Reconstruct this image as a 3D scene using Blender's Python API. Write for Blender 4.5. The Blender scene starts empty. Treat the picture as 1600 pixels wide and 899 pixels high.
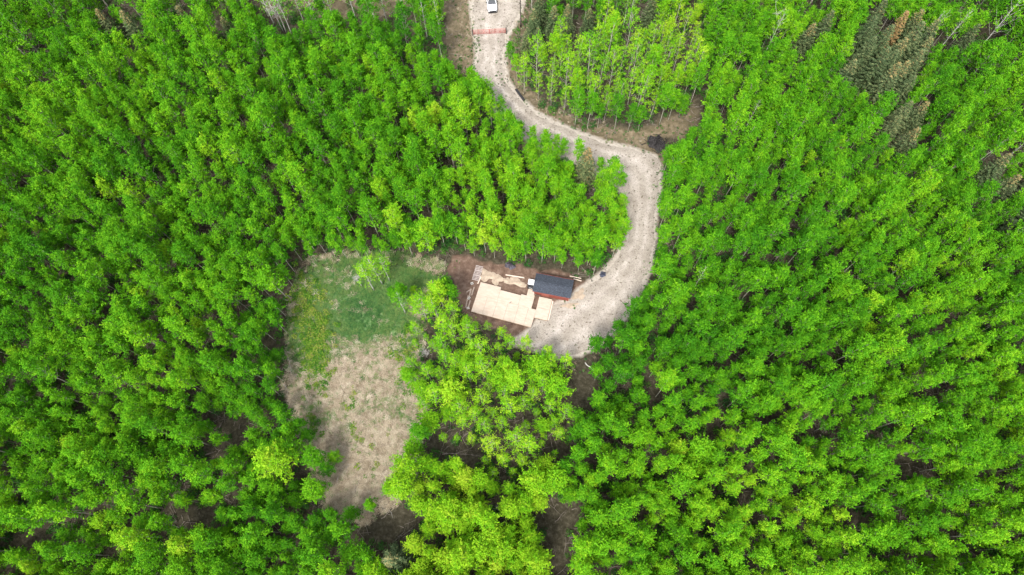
import bpy, math, random
import numpy as np
from mathutils import Matrix, Vector

random.seed(7)
rng = np.random.default_rng(7)
SC = bpy.context.scene
COL = SC.collection

# ------------------------------------------------------------------ camera
CAM_H, PITCH, ROLL, LENS = 97.0, 22.0, -3.0, 24.0
W0, H0 = 1600.0, 899.0
FPX = W0 * LENS / 36.0
cam_data = bpy.data.cameras.new('camera')
cam_data.lens = LENS
cam_data.sensor_width = 36.0
cam_data.clip_start = 0.5
cam_data.clip_end = 6000
cam = bpy.data.objects.new('camera', cam_data)
COL.objects.link(cam)
_R = Matrix.Rotation(math.radians(PITCH), 3, 'X') @ Matrix.Rotation(math.radians(ROLL), 3, 'Z')
cam.matrix_world = Matrix.Translation((0, 0, CAM_H)) @ _R.to_4x4()
SC.camera = cam
RM = np.array(_R)

# ------------------------------------------------------------------ sky, sun, exposure
SUN_ELEV, SUN_AZ = math.radians(58), math.radians(205)     # azimuth clockwise from +Y
world = bpy.data.worlds.new('World')
SC.world = world
world.use_nodes = True
wn = world.node_tree
wn.nodes.clear()
_o = wn.nodes.new('ShaderNodeOutputWorld')
_b = wn.nodes.new('ShaderNodeBackground')
_s = wn.nodes.new('ShaderNodeTexSky')
_h = wn.nodes.new('ShaderNodeHueSaturation')
_s.sky_type = 'NISHITA'
_s.sun_disc = False
_s.sun_elevation = SUN_ELEV
_s.sun_rotation = SUN_AZ
_s.air_density = 1.0
_s.dust_density = 3.0
_h.inputs['Saturation'].default_value = 0.35       # thin high overcast: greyer than a clear sky
_b.inputs['Strength'].default_value = 0.15
wn.links.new(_s.outputs[0], _h.inputs['Color'])
wn.links.new(_h.outputs[0], _b.inputs[0])
wn.links.new(_b.outputs[0], _o.inputs[0])
sun_data = bpy.data.lights.new('sun', 'SUN')
sun_data.energy = 1.5
sun_data.angle = math.radians(11)
sun_data.color = (1.0, 0.96, 0.88)
sun = bpy.data.objects.new('sun', sun_data)
COL.objects.link(sun)
_sd = Vector((math.sin(SUN_AZ) * math.cos(SUN_ELEV), math.cos(SUN_AZ) * math.cos(SUN_ELEV), math.sin(SUN_ELEV)))
sun.rotation_euler = _sd.to_track_quat('Z', 'Y').to_euler()
sun.location = (0, 0, 60)
SC.view_settings.view_transform = 'Standard'
SC.view_settings.look = 'None'
SC.view_settings.gamma = 1.0
SC.view_settings.exposure = 1.58
SC.cycles.max_bounces = 5
SC.cycles.diffuse_bounces = 2
SC.cycles.glossy_bounces = 2
SC.cycles.transmission_bounces = 3
SC.cycles.transparent_max_bounces = 4

# ------------------------------------------------------------------ photo <-> ground helpers
def P(x, y, z=0.0):
    d = RM @ np.array([(x - W0 / 2) / FPX, -(y - H0 / 2) / FPX, -1.0])
    t = (z - CAM_H) / d[2]
    return np.array([d[0] * t, d[1] * t, z])

def proj(p):
    """world points (n,3) -> photo pixels (n,2)"""
    p = np.atleast_2d(np.asarray(p, float))
    c = (p - np.array([0, 0, CAM_H])) @ RM
    return np.stack([W0 / 2 + FPX * c[:, 0] / -c[:, 2], H0 / 2 - FPX * c[:, 1] / -c[:, 2]], 1)

def inpoly(q, poly):
    q = np.atleast_2d(q)
    x, y = q[:, 0], q[:, 1]
    r = np.zeros(len(q), bool)
    n = len(poly)
    for i in range(n):
        (x1, y1), (x2, y2) = poly[i], poly[(i + 1) % n]
        if y1 == y2:
            continue
        c = ((y1 > y) != (y2 > y)) & (x < (x2 - x1) * (y - y1) / (y2 - y1) + x1)
        r ^= c
    return r

def sdist(q, poly):
    """signed distance, positive inside"""
    d = np.full(len(q), 1e9)
    n = len(poly)
    for i in range(n):
        a, b = np.array(poly[i], float), np.array(poly[(i + 1) % n], float)
        ab = b - a
        t = np.clip(((q - a) @ ab) / max(ab @ ab, 1e-9), 0, 1)
        d = np.minimum(d, np.hypot(*(q - a - t[:, None] * ab).T))
    return np.where(inpoly(q, poly), d, -d)

_perm = np.random.default_rng(3).random((256, 256))
def vnoise(x, y, s=1.0, o=0):
    x = np.asarray(x) / s + 37.3 * o + 1000
    y = np.asarray(y) / s + 91.7 * o + 1000
    xi, yi = np.floor(x).astype(int), np.floor(y).astype(int)
    fx, fy = x - xi, y - yi
    fx, fy = fx * fx * (3 - 2 * fx), fy * fy * (3 - 2 * fy)
    g = lambda i, j: _perm[i % 256, j % 256]
    return (g(xi, yi) * (1 - fx) * (1 - fy) + g(xi + 1, yi) * fx * (1 - fy)
            + g(xi, yi + 1) * (1 - fx) * fy + g(xi + 1, yi + 1) * fx * fy)

def fnoise(x, y, s, o=0):
    return (vnoise(x, y, s, o) + .5 * vnoise(x, y, s / 2.1, o + 1) + .25 * vnoise(x, y, s / 4.3, o + 2)) / 1.75

def sstep(a, b, x):
    t = np.clip((x - a) / (b - a), 0, 1)
    return t * t * (3 - 2 * t)

# ------------------------------------------------------------------ mesh helpers
class MB:
    def __init__(self):
        self.v, self.f, self.m, self.a, self.n = [], [], [], [], 0
    def add(self, v, f, mat=0, attr=0.0):
        v = np.asarray(v, float).reshape(-1, 3)
        f = np.asarray(f, int)
        self.v.append(v)
        self.f.append(f + self.n)
        self.m.append(np.full(len(f), mat))
        self.a.append(np.full(len(v), attr) if np.isscalar(attr) else np.asarray(attr, float))
        self.n += len(v)
        return self
    def merge(self, o, mat=0):
        for v, f, a in zip(o.v, [x for x in o.f], o.a):
            pass
        for v, f, m, a in zip(o.v, o.f, o.m, o.a):
            base = f.min() if len(f) else 0
            self.v.append(v)
            self.f.append(f + self.n)
            self.m.append(m * 0 + mat)
            self.a.append(a)
        self.n += o.n
        return self
    def box(self, c, s, rot=None, mat=0, attr=0.0):
        c = np.array(c, float)
        h = np.array(s, float) / 2
        v = np.array([[sx, sy, sz] for sx in (-1, 1) for sy in (-1, 1) for sz in (-1, 1)], float) * h
        if rot is not None:
            v = v @ np.array(rot).T
        return self.add(v + c, [[0, 1, 3, 2], [4, 6, 7, 5], [0, 4, 5, 1], [2, 3, 7, 6], [0, 2, 6, 4], [1, 5, 7, 3]], mat, attr)
    def tube(self, pts, rad, k=6, mat=0, attr=0.0, cap=True):
        pts = np.asarray(pts, float)
        rad = np.broadcast_to(np.asarray(rad, float), (len(pts),))
        t = np.gradient(pts, axis=0)
        t /= np.linalg.norm(t, axis=1)[:, None] + 1e-9
        ref = np.array([0, 0, 1.0]) if abs(t[0][2]) < .8 else np.array([1.0, 0, 0])
        u = np.cross(t, ref)
        u /= np.linalg.norm(u, axis=1)[:, None] + 1e-9
        w = np.cross(t, u)
        an = np.arange(k) * 2 * math.pi / k
        ring = (pts[:, None] + rad[:, None, None] * (np.cos(an)[None, :, None] * u[:, None] + np.sin(an)[None, :, None] * w[:, None]))
        n = len(pts)
        f = [[i * k + j, i * k + (j + 1) % k, (i + 1) * k + (j + 1) % k, (i + 1) * k + j] for i in range(n - 1) for j in range(k)]
        v = ring.reshape(-1, 3)
        self.add(v, f, mat, attr)
        if cap:
            b = self.n
            self.add([pts[0], pts[-1]], np.zeros((0, 4), int), mat, attr)
            s0 = b - n * k
            fc = [[b, s0 + (j + 1) % k, s0 + j, s0 + j] for j in range(k)]
            # fan caps as degenerate-free triangles, stored separately
            self.tri = getattr(self, 'tri', [])
            self.tri += [(b, s0 + (j + 1) % k, s0 + j, mat) for j in range(k)]
            e = b - k
            self.tri += [(b + 1, e + j, e + (j + 1) % k, mat) for j in range(k)]
        return self
    def mesh(self, name, mats, attr_name='leafvar', smooth=False):
        me = bpy.data.meshes.new(name)
        v = np.concatenate(self.v)
        faces, mi = [], []
        for f, m in zip(self.f, self.m):
            faces += f.tolist()
            mi += m.tolist()
        for t in getattr(self, 'tri', []):
            faces.append(list(t[:3]))
            mi.append(t[3])
        me.from_pydata(v.tolist(), [], faces)
        if not isinstance(mats, (list, tuple)):
            mats = [mats]
        for m in mats:
            me.materials.append(m)
        me.polygons.foreach_set('material_index', np.array(mi, np.int32))
        if smooth:
            me.polygons.foreach_set('use_smooth', np.ones(len(faces), bool))
        at = me.attributes.new(attr_name, 'FLOAT', 'POINT')
        at.data.foreach_set('value', np.concatenate(self.a).astype(np.float32))
        me.update()
        return me

def link(name, me, parent=None, loc=None):
    o = bpy.data.objects.new(name, me)
    COL.objects.link(o)
    if parent:
        o.parent = parent
    if loc is not None:
        o.location = loc
    return o

def tag(o, label=None, cat=None, group=None, kind=None):
    if label: o['label'] = label
    if cat: o['category'] = cat
    if group: o['group'] = group
    if kind: o['kind'] = kind
    return o

def empty(name, loc, rz=0.0):
    o = bpy.data.objects.new(name, None)
    COL.objects.link(o)
    o.location = loc
    o.rotation_euler = (0, 0, rz)
    o.empty_display_size = .3
    return o

# ------------------------------------------------------------------ materials
def mat(name):
    m = bpy.data.materials.new(name)
    m.use_nodes = True
    nt = m.node_tree
    b = nt.nodes['Principled BSDF']
    return m, nt, b

def N(nt, t, **kw):
    n = nt.nodes.new(t)
    for k, v in kw.items():
        setattr(n, k, v)
    return n

def noise_mat(name, c1, c2, scale=4.0, rough=.85, bump=0.0, metallic=0.0, spec=.3, detail=5.0, stretch=None, c3=None):
    m, nt, b = mat(name)
    tc = N(nt, 'ShaderNodeTexCoord')
    mp = N(nt, 'ShaderNodeMapping')
    if stretch: mp.inputs['Scale'].default_value = stretch
    nz = N(nt, 'ShaderNodeTexNoise')
    nz.inputs['Scale'].default_value = scale
    nz.inputs['Detail'].default_value = detail
    nz.inputs['Roughness'].default_value = .65
    rp = N(nt, 'ShaderNodeValToRGB')
    rp.color_ramp.elements[0].position = .3
    rp.color_ramp.elements[1].position = .7
    rp.color_ramp.elements[0].color = (*c1, 1)
    rp.color_ramp.elements[1].color = (*c2, 1)
    if c3:
        e = rp.color_ramp.elements.new(.5); e.color = (*c3, 1)
    nt.links.new(tc.outputs['Object'], mp.inputs[0])
    nt.links.new(mp.outputs[0], nz.inputs['Vector'])
    nt.links.new(nz.outputs['Fac'], rp.inputs[0])
    nt.links.new(rp.outputs[0], b.inputs['Base Color'])
    b.inputs['Roughness'].default_value = rough
    b.inputs['Metallic'].default_value = metallic
    b.inputs['Specular IOR Level'].default_value = spec
    if bump:
        bp = N(nt, 'ShaderNodeBump')
        bp.inputs['Strength'].default_value = bump
        bp.inputs['Distance'].default_value = .05
        nt.links.new(nz.outputs['Fac'], bp.inputs['Height'])
        nt.links.new(bp.outputs[0], b.inputs['Normal'])
    return m

def leaf_mat(name, stops, trans=.14, var=.46, objvar=.14):
    """leaf colour picked along a ramp by the tree's own tint plus leaf-to-leaf variation"""
    m, nt, b = mat(name)
    nt.nodes.remove(b)
    out = nt.nodes['Material Output']
    ti = N(nt, 'ShaderNodeAttribute', attribute_type='INSTANCER', attribute_name='tint')
    lv = N(nt, 'ShaderNodeAttribute', attribute_type='GEOMETRY', attribute_name='leafvar')
    oi = N(nt, 'ShaderNodeObjectInfo')
    m1 = N(nt, 'ShaderNodeMath', operation='MULTIPLY_ADD'); m1.inputs[1].default_value = var; m1.inputs[2].default_value = -var / 2
    m2 = N(nt, 'ShaderNodeMath', operation='ADD')
    m3 = N(nt, 'ShaderNodeMath', operation='MULTIPLY_ADD'); m3.inputs[1].default_value = objvar; m3.inputs[2].default_value = -objvar / 2
    m4 = N(nt, 'ShaderNodeMath', operation='ADD', use_clamp=True)
    rp = N(nt, 'ShaderNodeValToRGB')
    el = rp.color_ramp.elements
    el[0].position, el[0].color = stops[0][0], (*stops[0][1], 1)
    el[1].position, el[1].color = stops[-1][0], (*stops[-1][1], 1)
    for p, c in stops[1:-1]:
        e = el.new(p); e.color = (*c, 1)
    df = N(nt, 'ShaderNodeBsdfDiffuse')
    tr = N(nt, 'ShaderNodeBsdfTranslucent')
    gl = N(nt, 'ShaderNodeBsdfGlossy'); gl.inputs['Roughness'].default_value = .45; gl.inputs['Color'].default_value = (1, 1, 1, 1)
    mx = N(nt, 'ShaderNodeMixShader'); mx.inputs[0].default_value = trans
    mg = N(nt, 'ShaderNodeMixShader'); mg.inputs[0].default_value = .0035
    L = nt.links.new
    L(lv.outputs['Fac'], m1.inputs[0]); L(m1.outputs[0], m2.inputs[0]); L(ti.outputs['Fac'], m2.inputs[1])
    L(oi.outputs['Random'], m3.inputs[0]); L(m3.outputs[0], m4.inputs[0]); L(m2.outputs[0], m4.inputs[1])
    L(m4.outputs[0], rp.inputs[0]); L(rp.outputs[0], df.inputs[0]); L(rp.outputs[0], tr.inputs[0])
    L(df.outputs[0], mx.inputs[1]); L(tr.outputs[0], mx.inputs[2])
    L(mx.outputs[0], mg.inputs[1]); L(gl.outputs[0], mg.inputs[2]); L(mg.outputs[0], out.inputs['Surface'])
    return m

M = {}
M['leaf'] = leaf_mat('aspen_leaf', [(0.0, (.016, .092, .005)), (.3, (.050, .195, .006)), (.55, (.112, .310, .008)), (.8, (.20, .385, .012)), (1.0, (.30, .43, .025))])
M['needle'] = leaf_mat('spruce_needle', [(0.0, (.030, .055, .022)), (.35, (.070, .105, .045)), (.6, (.14, .165, .07)), (.8, (.23, .185, .075)), (1.0, (.25, .15, .065))], trans=.1, var=1.0, objvar=.0)
M['weed'] = leaf_mat('weed_leaf', [(0.0, (.02, .08, .02)), (.4, (.05, .16, .02)), (.7, (.12, .24, .02)), (1.0, (.26, .28, .06))], trans=.25)
M['grass_green'] = leaf_mat('green_grass_blade', [(0.0, (.032, .098, .030)), (.5, (.080, .190, .048)), (1.0, (.18, .24, .075))], trans=.25)
M['grass_dry'] = leaf_mat('dry_grass_blade', [(0.0, (.21, .165, .11)), (.5, (.385, .32, .225)), (1.0, (.52, .455, .35))], trans=.15)
M['road_weed'] = leaf_mat('road_weed_leaf', [(0.0, (.035, .035, .025)), (.5, (.075, .075, .05)), (1.0, (.10, .13, .05))], trans=.1)
M['bark'] = noise_mat('aspen_bark', (.16, .15, .11), (.42, .41, .34), 3, stretch=(1, 1, .4))
M['birch_bark'] = noise_mat('birch_bark', (.22, .21, .18), (.56, .55, .51), 4, stretch=(1, 1, 1.6))
M['dead_bark'] = noise_mat('dead_grey_bark', (.22, .20, .18), (.46, .44, .42), 5)
M['spruce_bark'] = noise_mat('spruce_bark', (.08, .06, .045), (.17, .13, .10), 5)
M['twig'] = noise_mat('fallen_twig', (.09, .075, .06), (.26, .22, .19), 2)
M['plywood'] = noise_mat('plywood', (.35, .278, .22), (.45, .37, .305), 1.2, .8, stretch=(1, 3, 1), detail=8)
M['lumber'] = noise_mat('weathered_lumber', (.16, .12, .10), (.34, .27, .22), 3, stretch=(1, 8, 8))
M['lumber_grey'] = noise_mat('grey_lumber', (.24, .20, .19), (.42, .36, .34), 3, stretch=(1, 8, 8))
M['lumber_pale'] = noise_mat('pale_lumber', (.48, .38, .31), (.66, .55, .46), 3, stretch=(1, 8, 8))
M['rim'] = noise_mat('deck_joist', (.26, .18, .11), (.42, .31, .20), 3, stretch=(1, 8, 8))
M['white_metal'] = noise_mat('white_enamel', (.74, .75, .76), (.82, .82, .82), 3, .4, spec=.5)
M['black_plastic'] = noise_mat('black_plastic', (.012, .012, .014), (.03, .03, .034), 6, .5)
M['tarp'] = noise_mat('dark_tarp', (.02, .025, .045), (.075, .08, .11), 5, .45, bump=.3)
M['tarp_grey'] = noise_mat('grey_tarp', (.03, .028, .038), (.10, .09, .11), 5, .5, bump=.3)
M['char'] = noise_mat('charred_wood', (.006, .006, .007), (.030, .026, .026), 6, .95, bump=.6)
M['ash'] = noise_mat('ash_heap', (.010, .009, .010), (.055, .050, .050), 4, .95, bump=.6)
M['gate_red'] = noise_mat('gate_red_paint', (.36, .075, .06), (.46, .12, .10), 4, .5)
M['post'] = noise_mat('dark_post', (.05, .04, .035), (.11, .09, .075), 5)
M['concrete'] = noise_mat('pale_concrete', (.42, .40, .37), (.58, .56, .52), 5)
M['sand'] = noise_mat('tan_sand', (.22, .17, .125), (.40, .325, .25), 1.6, .95, bump=.4, detail=9)

# ------------------------------------------------------------------ layout read off the photograph (pixels of points on the ground)
ROAD = [((735, -60), (815, -60)), ((735, -30), (815, -30)), ((738, 0), (816, 2)), ((740, 28), (808, 26)), ((744, 54), (792, 52)), ((748, 80), (785, 78)),
        ((744, 105), (786, 100)), ((750, 130), (791, 125)), ((766, 160), (809, 153)), ((788, 185), (841, 180)),
        ((820, 212), (884, 201)), ((864, 238), (940, 223)), ((912, 258), (990, 235)), ((955, 278), (1022, 246)),
        ((974, 302), (1030, 264)), ((983, 330), (1028, 300)), ((985, 360), (1022, 345)), ((976, 385), (1020, 380)),
        ((960, 408), (1014, 415)), ((940, 430), (1004, 446)), ((915, 448), (992, 472)), ((886, 470), (976, 495)),
        ((850, 488), (957, 518)), ((835, 512), (934, 538)), ((815, 528), (905, 552)), ((802, 534), (872, 556))]
# what the photograph shows open (no crowns drawn over it)
OPEN = [
    [(450, 500), (460, 440), (482, 412), (540, 406), (600, 412), (640, 408), (692, 402), (692, 390), (735, 401), (780, 411), (830, 424),
     (838, 425), (897, 437), (940, 428), (968, 400), (984, 360), (983, 300), (978, 250), (1000, 240), (1034, 258), (1027, 300), (1022, 345), (1017, 390), (1010, 425),
     (1000, 452), (982, 478), (945, 512), (915, 540), (916, 556), (926, 590), (905, 640), (884, 640), (888, 590), (896, 562),
     (866, 542), (812, 518), (738, 494), (722, 470), (724, 440), (696, 428), (655, 432), (640, 425), (612, 440), (598, 465), (640, 487), (640, 530),
     (636, 580), (648, 620), (642, 680), (618, 735), (590, 770), (562, 784), (532, 780), (518, 764), (530, 735), (532, 702), (502, 692), (478, 660), (458, 640), (447, 590), (452, 540)],
    [(985, 250), (968, 233), (908, 208), (862, 198), (820, 188), (790, 165), (774, 140), (750, 110), (700, 95), (696, 60), (738, 42), (738, -60),
     (818, -60), (818, 40), (790, 62), (788, 92), (812, 140), (850, 176), (905, 203), (960, 208), (1005, 206), (1050, 200), (1080, 165), (1110, 120), (1095, 165), (1078, 205), (1045, 220), (1036, 255)],
    [(410, -60), (468, -60), (464, 8), (426, 5)], [(508, -60), (540, -60), (541, 16), (512, 16)], [(590, -60), (628, -60), (614, 9), (597, 9)], [(690, -60), (735, -60), (738, 95), (704, 95)],
    [(848, 790), (872, 772), (898, 792), (890, 830), (880, 870), (878, 930), (856, 930), (862, 850)],
    [(668, 688), (755, 700), (752, 716), (690, 718)],
    [(330, 650), (368, 655), (395, 688), (370, 700)],
    [(470, 735), (505, 745), (520, 790), (490, 800)],
    [(275, 790), (320, 795), (322, 822), (285, 826)],
    [(20, 828), (62, 838), (60, 852), (22, 850)],
    [(1330, 800), (1362, 806), (1350, 822), (1332, 820)],
    [(1400, 722), (1424, 712), (1432, 740), (1408, 752)],
    [(1100, 660), (1120, 665), (1118, 690), (1098, 690)],
    [(570, 800), (640, 800), (632, 850), (580, 845)],
]
PALE = [(812, 150), (815, 80), (850, 60), (960, 55), (1080, 55), (1095, 110), (1070, 170), (1000, 200), (900, 195), (850, 175)]   # sparse yellow-green stand
CLUMP = [(640, 430), (740, 500), (830, 530), (900, 555), (890, 640), (880, 740), (850, 760), (760, 740), (690, 700), (650, 660), (640, 560)]
LUSH = [(640, 700), (760, 720), (860, 740), (870, 800), (850, 960), (600, 960), (600, 800)]
BEND = [(690, 120), (760, 150), (860, 230), (985, 260), (985, 360), (950, 430), (800, 425), (720, 395), (700, 300), (640, 200)]
GRASS = [(455, 500), (465, 440), (490, 405), (560, 398), (640, 400), (690, 415), (665, 480), (655, 560), (662, 640), (648, 720), (620, 785), (570, 815), (510, 800), (478, 690), (448, 620)]
YARD = [(696, 415), (704, 392), (740, 400), (800, 413), (860, 421), (910, 435), (940, 430), (970, 440), (900, 500), (880, 545), (800, 528), (738, 506), (720, 470)]

# ------------------------------------------------------------------ ground
def build_ground():
    far = [160, 220, 320, 500, 900, 1600, 3000]
    gx = np.concatenate([[-f for f in reversed(far)], np.arange(-125, 125.01, .5), far])
    gy = np.concatenate([[-f for f in reversed(far)], np.arange(-35, 125.01, .5), far])
    X, Y = np.meshgrid(gx, gy)
    x, y = X.ravel(), Y.ravel()
    near = (np.abs(x) < 130) & (y > -40) & (y < 130)
    q = np.full((len(x), 2), -9999.0)
    q[near] = proj(np.stack([x[near], y[near], np.zeros(near.sum())], 1))
    qn = q.copy()
    qn[:, 0] += (fnoise(x, y, 3, 5) - .5) * 34
    qn[:, 1] += (fnoise(x, y, 3, 9) - .5) * 34
    road_poly = [a for a, b in ROAD] + [b for a, b in reversed(ROAD)]
    dg, dy_, dr = sdist(qn, GRASS), sdist(qn, YARD), sdist(q, road_poly)
    grass = sstep(-4, 26, dg)
    yard = sstep(-6, 10, dy_)
    def blob(cx, cy, rx, ry):
        return np.exp(-(((qn[:, 0] - cx) / rx) ** 2 + ((qn[:, 1] - cy) / ry) ** 2))
    green = np.clip(1.4 * blob(545, 445, 85, 55) + 1.2 * blob(585, 490, 70, 45) + .8 * blob(490, 520, 28, 90) + .5 * blob(650, 420, 50, 30) + .35 * blob(640, 560, 30, 80) + .45 * blob(540, 640, 20, 22) + .8 * (fnoise(x, y, 4, 51) - .3), 0, 1)
    verge = sstep(26, 0, np.abs(dr + 10)) * (q[:, 1] < 260) * (q[:, 0] > 780) + .9 * sstep(40, 10, np.abs(dr)) * (q[:, 1] < 120) * (q[:, 0] > 690)
    verge = np.clip(verge + .8 * blob(1030, 205, 70, 22) + .6 * blob(720, 80, 25, 50) + blob(440, -5, 60, 30) + blob(525, 0, 40, 35) + blob(610, -5, 50, 30) + .8 * blob(715, 20, 25, 50) + .5 * blob(1075, 175, 25, 30), 0, 1)
    spill = sstep(-14, 2, dr)
    z = (fnoise(x, y, 5, 2) - .5) * .5 * (1 - sstep(-60, 0, np.maximum(dr, dy_))) * near
    z *= 1 - sstep(-30, 20, dg) * .7
    # shallow roadside ditch north of the bend
    z -= .35 * sstep(14, 0, np.abs(dr + 16)) * (q[:, 1] < 240) * (q[:, 0] > 800)
    z[~near] = 0
    me = bpy.data.meshes.new('ground')
    nx, ny = len(gx), len(gy)
    idx = np.arange(nx * ny).reshape(ny, nx)
    f = np.stack([idx[:-1, :-1], idx[:-1, 1:], idx[1:, 1:], idx[1:, :-1]], -1).reshape(-1, 4)
    me.from_pydata(np.stack([x, y, z], 1).tolist(), [], f.tolist())
    me.polygons.foreach_set('use_smooth', np.ones(len(f), bool))
    for nm, d in (('grass', grass), ('green', green), ('yard', yard), ('verge', verge), ('spill', spill)):
        a = me.attributes.new(nm, 'FLOAT', 'POINT')
        a.data.foreach_set('value', d.astype(np.float32))
    m, nt, b = mat('forest_floor')
    L = nt.links.new
    tc = N(nt, 'ShaderNodeTexCoord')
    def nz(scale, det=6.0, rough=.65):
        n = N(nt, 'ShaderNodeTexNoise'); n.inputs['Scale'].default_value = scale; n.inputs['Detail'].default_value = det; n.inputs['Roughness'].default_value = rough
        L(tc.outputs['Object'], n.inputs['Vector'])
        return n.outputs['Fac']
    def ramp(fac, *st):
        r = N(nt, 'ShaderNodeValToRGB'); e = r.color_ramp.elements
        e[0].position, e[0].color = st[0][0], (*st[0][1], 1)
        e[1].position, e[1].color = st[-1][0], (*st[-1][1], 1)
        for p, c in st[1:-1]:
            k = e.new(p); k.color = (*c, 1)
        L(fac, r.inputs[0])
        return r.outputs[0]
    def attr(nm):
        return N(nt, 'ShaderNodeAttribute', attribute_name=nm).outputs['Fac']
    def mix(fac, a, c):
        n = N(nt, 'ShaderNodeMix', data_type='RGBA')
        L(fac, n.inputs[0]); L(a, n.inputs[6]); L(c, n.inputs[7])
        return n.outputs[2]
    def sharpen(at, noise, k=1.6):
        # mask + (noise-.5)*k, clipped
        a1 = N(nt, 'ShaderNodeMath', operation='MULTIPLY_ADD'); a1.inputs[1].default_value = k; a1.inputs[2].default_value = -k / 2
        L(noise, a1.inputs[0])
        a2 = N(nt, 'ShaderNodeMath', operation='MULTIPLY_ADD'); a2.inputs[1].default_value = 2.2; a2.inputs[2].default_value = -.6
        L(at, a2.inputs[0])
        a3 = N(nt, 'ShaderNodeMath', operation='ADD', use_clamp=True)
        L(a1.outputs[0], a3.inputs[0]); L(a2.outputs[0], a3.inputs[1])
        return a3.outputs[0]
    litter = ramp(nz(1.6, 10, .75), (.28, (.016, .014, .008)), (.5, (.044, .039, .025)), (.72, (.105, .092, .066)))
    dry = ramp(nz(1.1, 10, .75), (.25, (.17, .13, .09)), (.5, (.305, .247, .182)), (.75, (.43, .365, .285)))
    grn = ramp(nz(.8, 9, .75), (.25, (.035, .085, .030)), (.5, (.085, .160, .055)), (.75, (.21, .22, .11)))
    soil = ramp(nz(1.3, 10, .7), (.25, (.055, .034, .025)), (.5, (.120, .077, .057)), (.75, (.21, .155, .12)))
    vg = ramp(nz(1.0, 9, .7), (.25, (.055, .050, .027)), (.5, (.125, .10, .062)), (.75, (.24, .19, .135)))
    grav = ramp(nz(2.5, 10, .8), (.25, (.20, .17, .14)), (.7, (.42, .38, .33)))
    worn = ramp(nz(1.9, 8, .7), (.3, (.10, .075, .060)), (.7, (.24, .19, .155)))
    patchy = ramp(nz(.22, 7, .75), (.48, (0, 0, 0)), (.66, (.8, .8, .8)))
    dry = mix(patchy, dry, worn)
    gcol = mix(sharpen(attr('green'), nz(.55, 8), 1.2), dry, grn)
    c = mix(sharpen(attr('grass'), nz(.8, 6), 1.0), litter, gcol)
    c = mix(sharpen(attr('yard'), nz(.7, 6), .8), c, soil)
    c = mix(sharpen(attr('verge'), nz(.6, 6), 1.0), c, vg)
    c = mix(sharpen(attr('spill'), nz(1.0, 8), 1.6), c, grav)
    L(c, b.inputs['Base Color'])
    b.inputs['Roughness'].default_value = .95
    b.inputs['Specular IOR Level'].default_value = .1
    bp = N(nt, 'ShaderNodeBump'); bp.inputs['Strength'].default_value = .8; bp.inputs['Distance'].default_value = .12
    L(nz(3.0, 9, .75), bp.inputs['Height']); L(bp.outputs[0], b.inputs['Normal'])
    me.materials.append(m)
    o = link('ground', me)
    tag(o, kind='structure')
    return o
build_ground()

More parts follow.
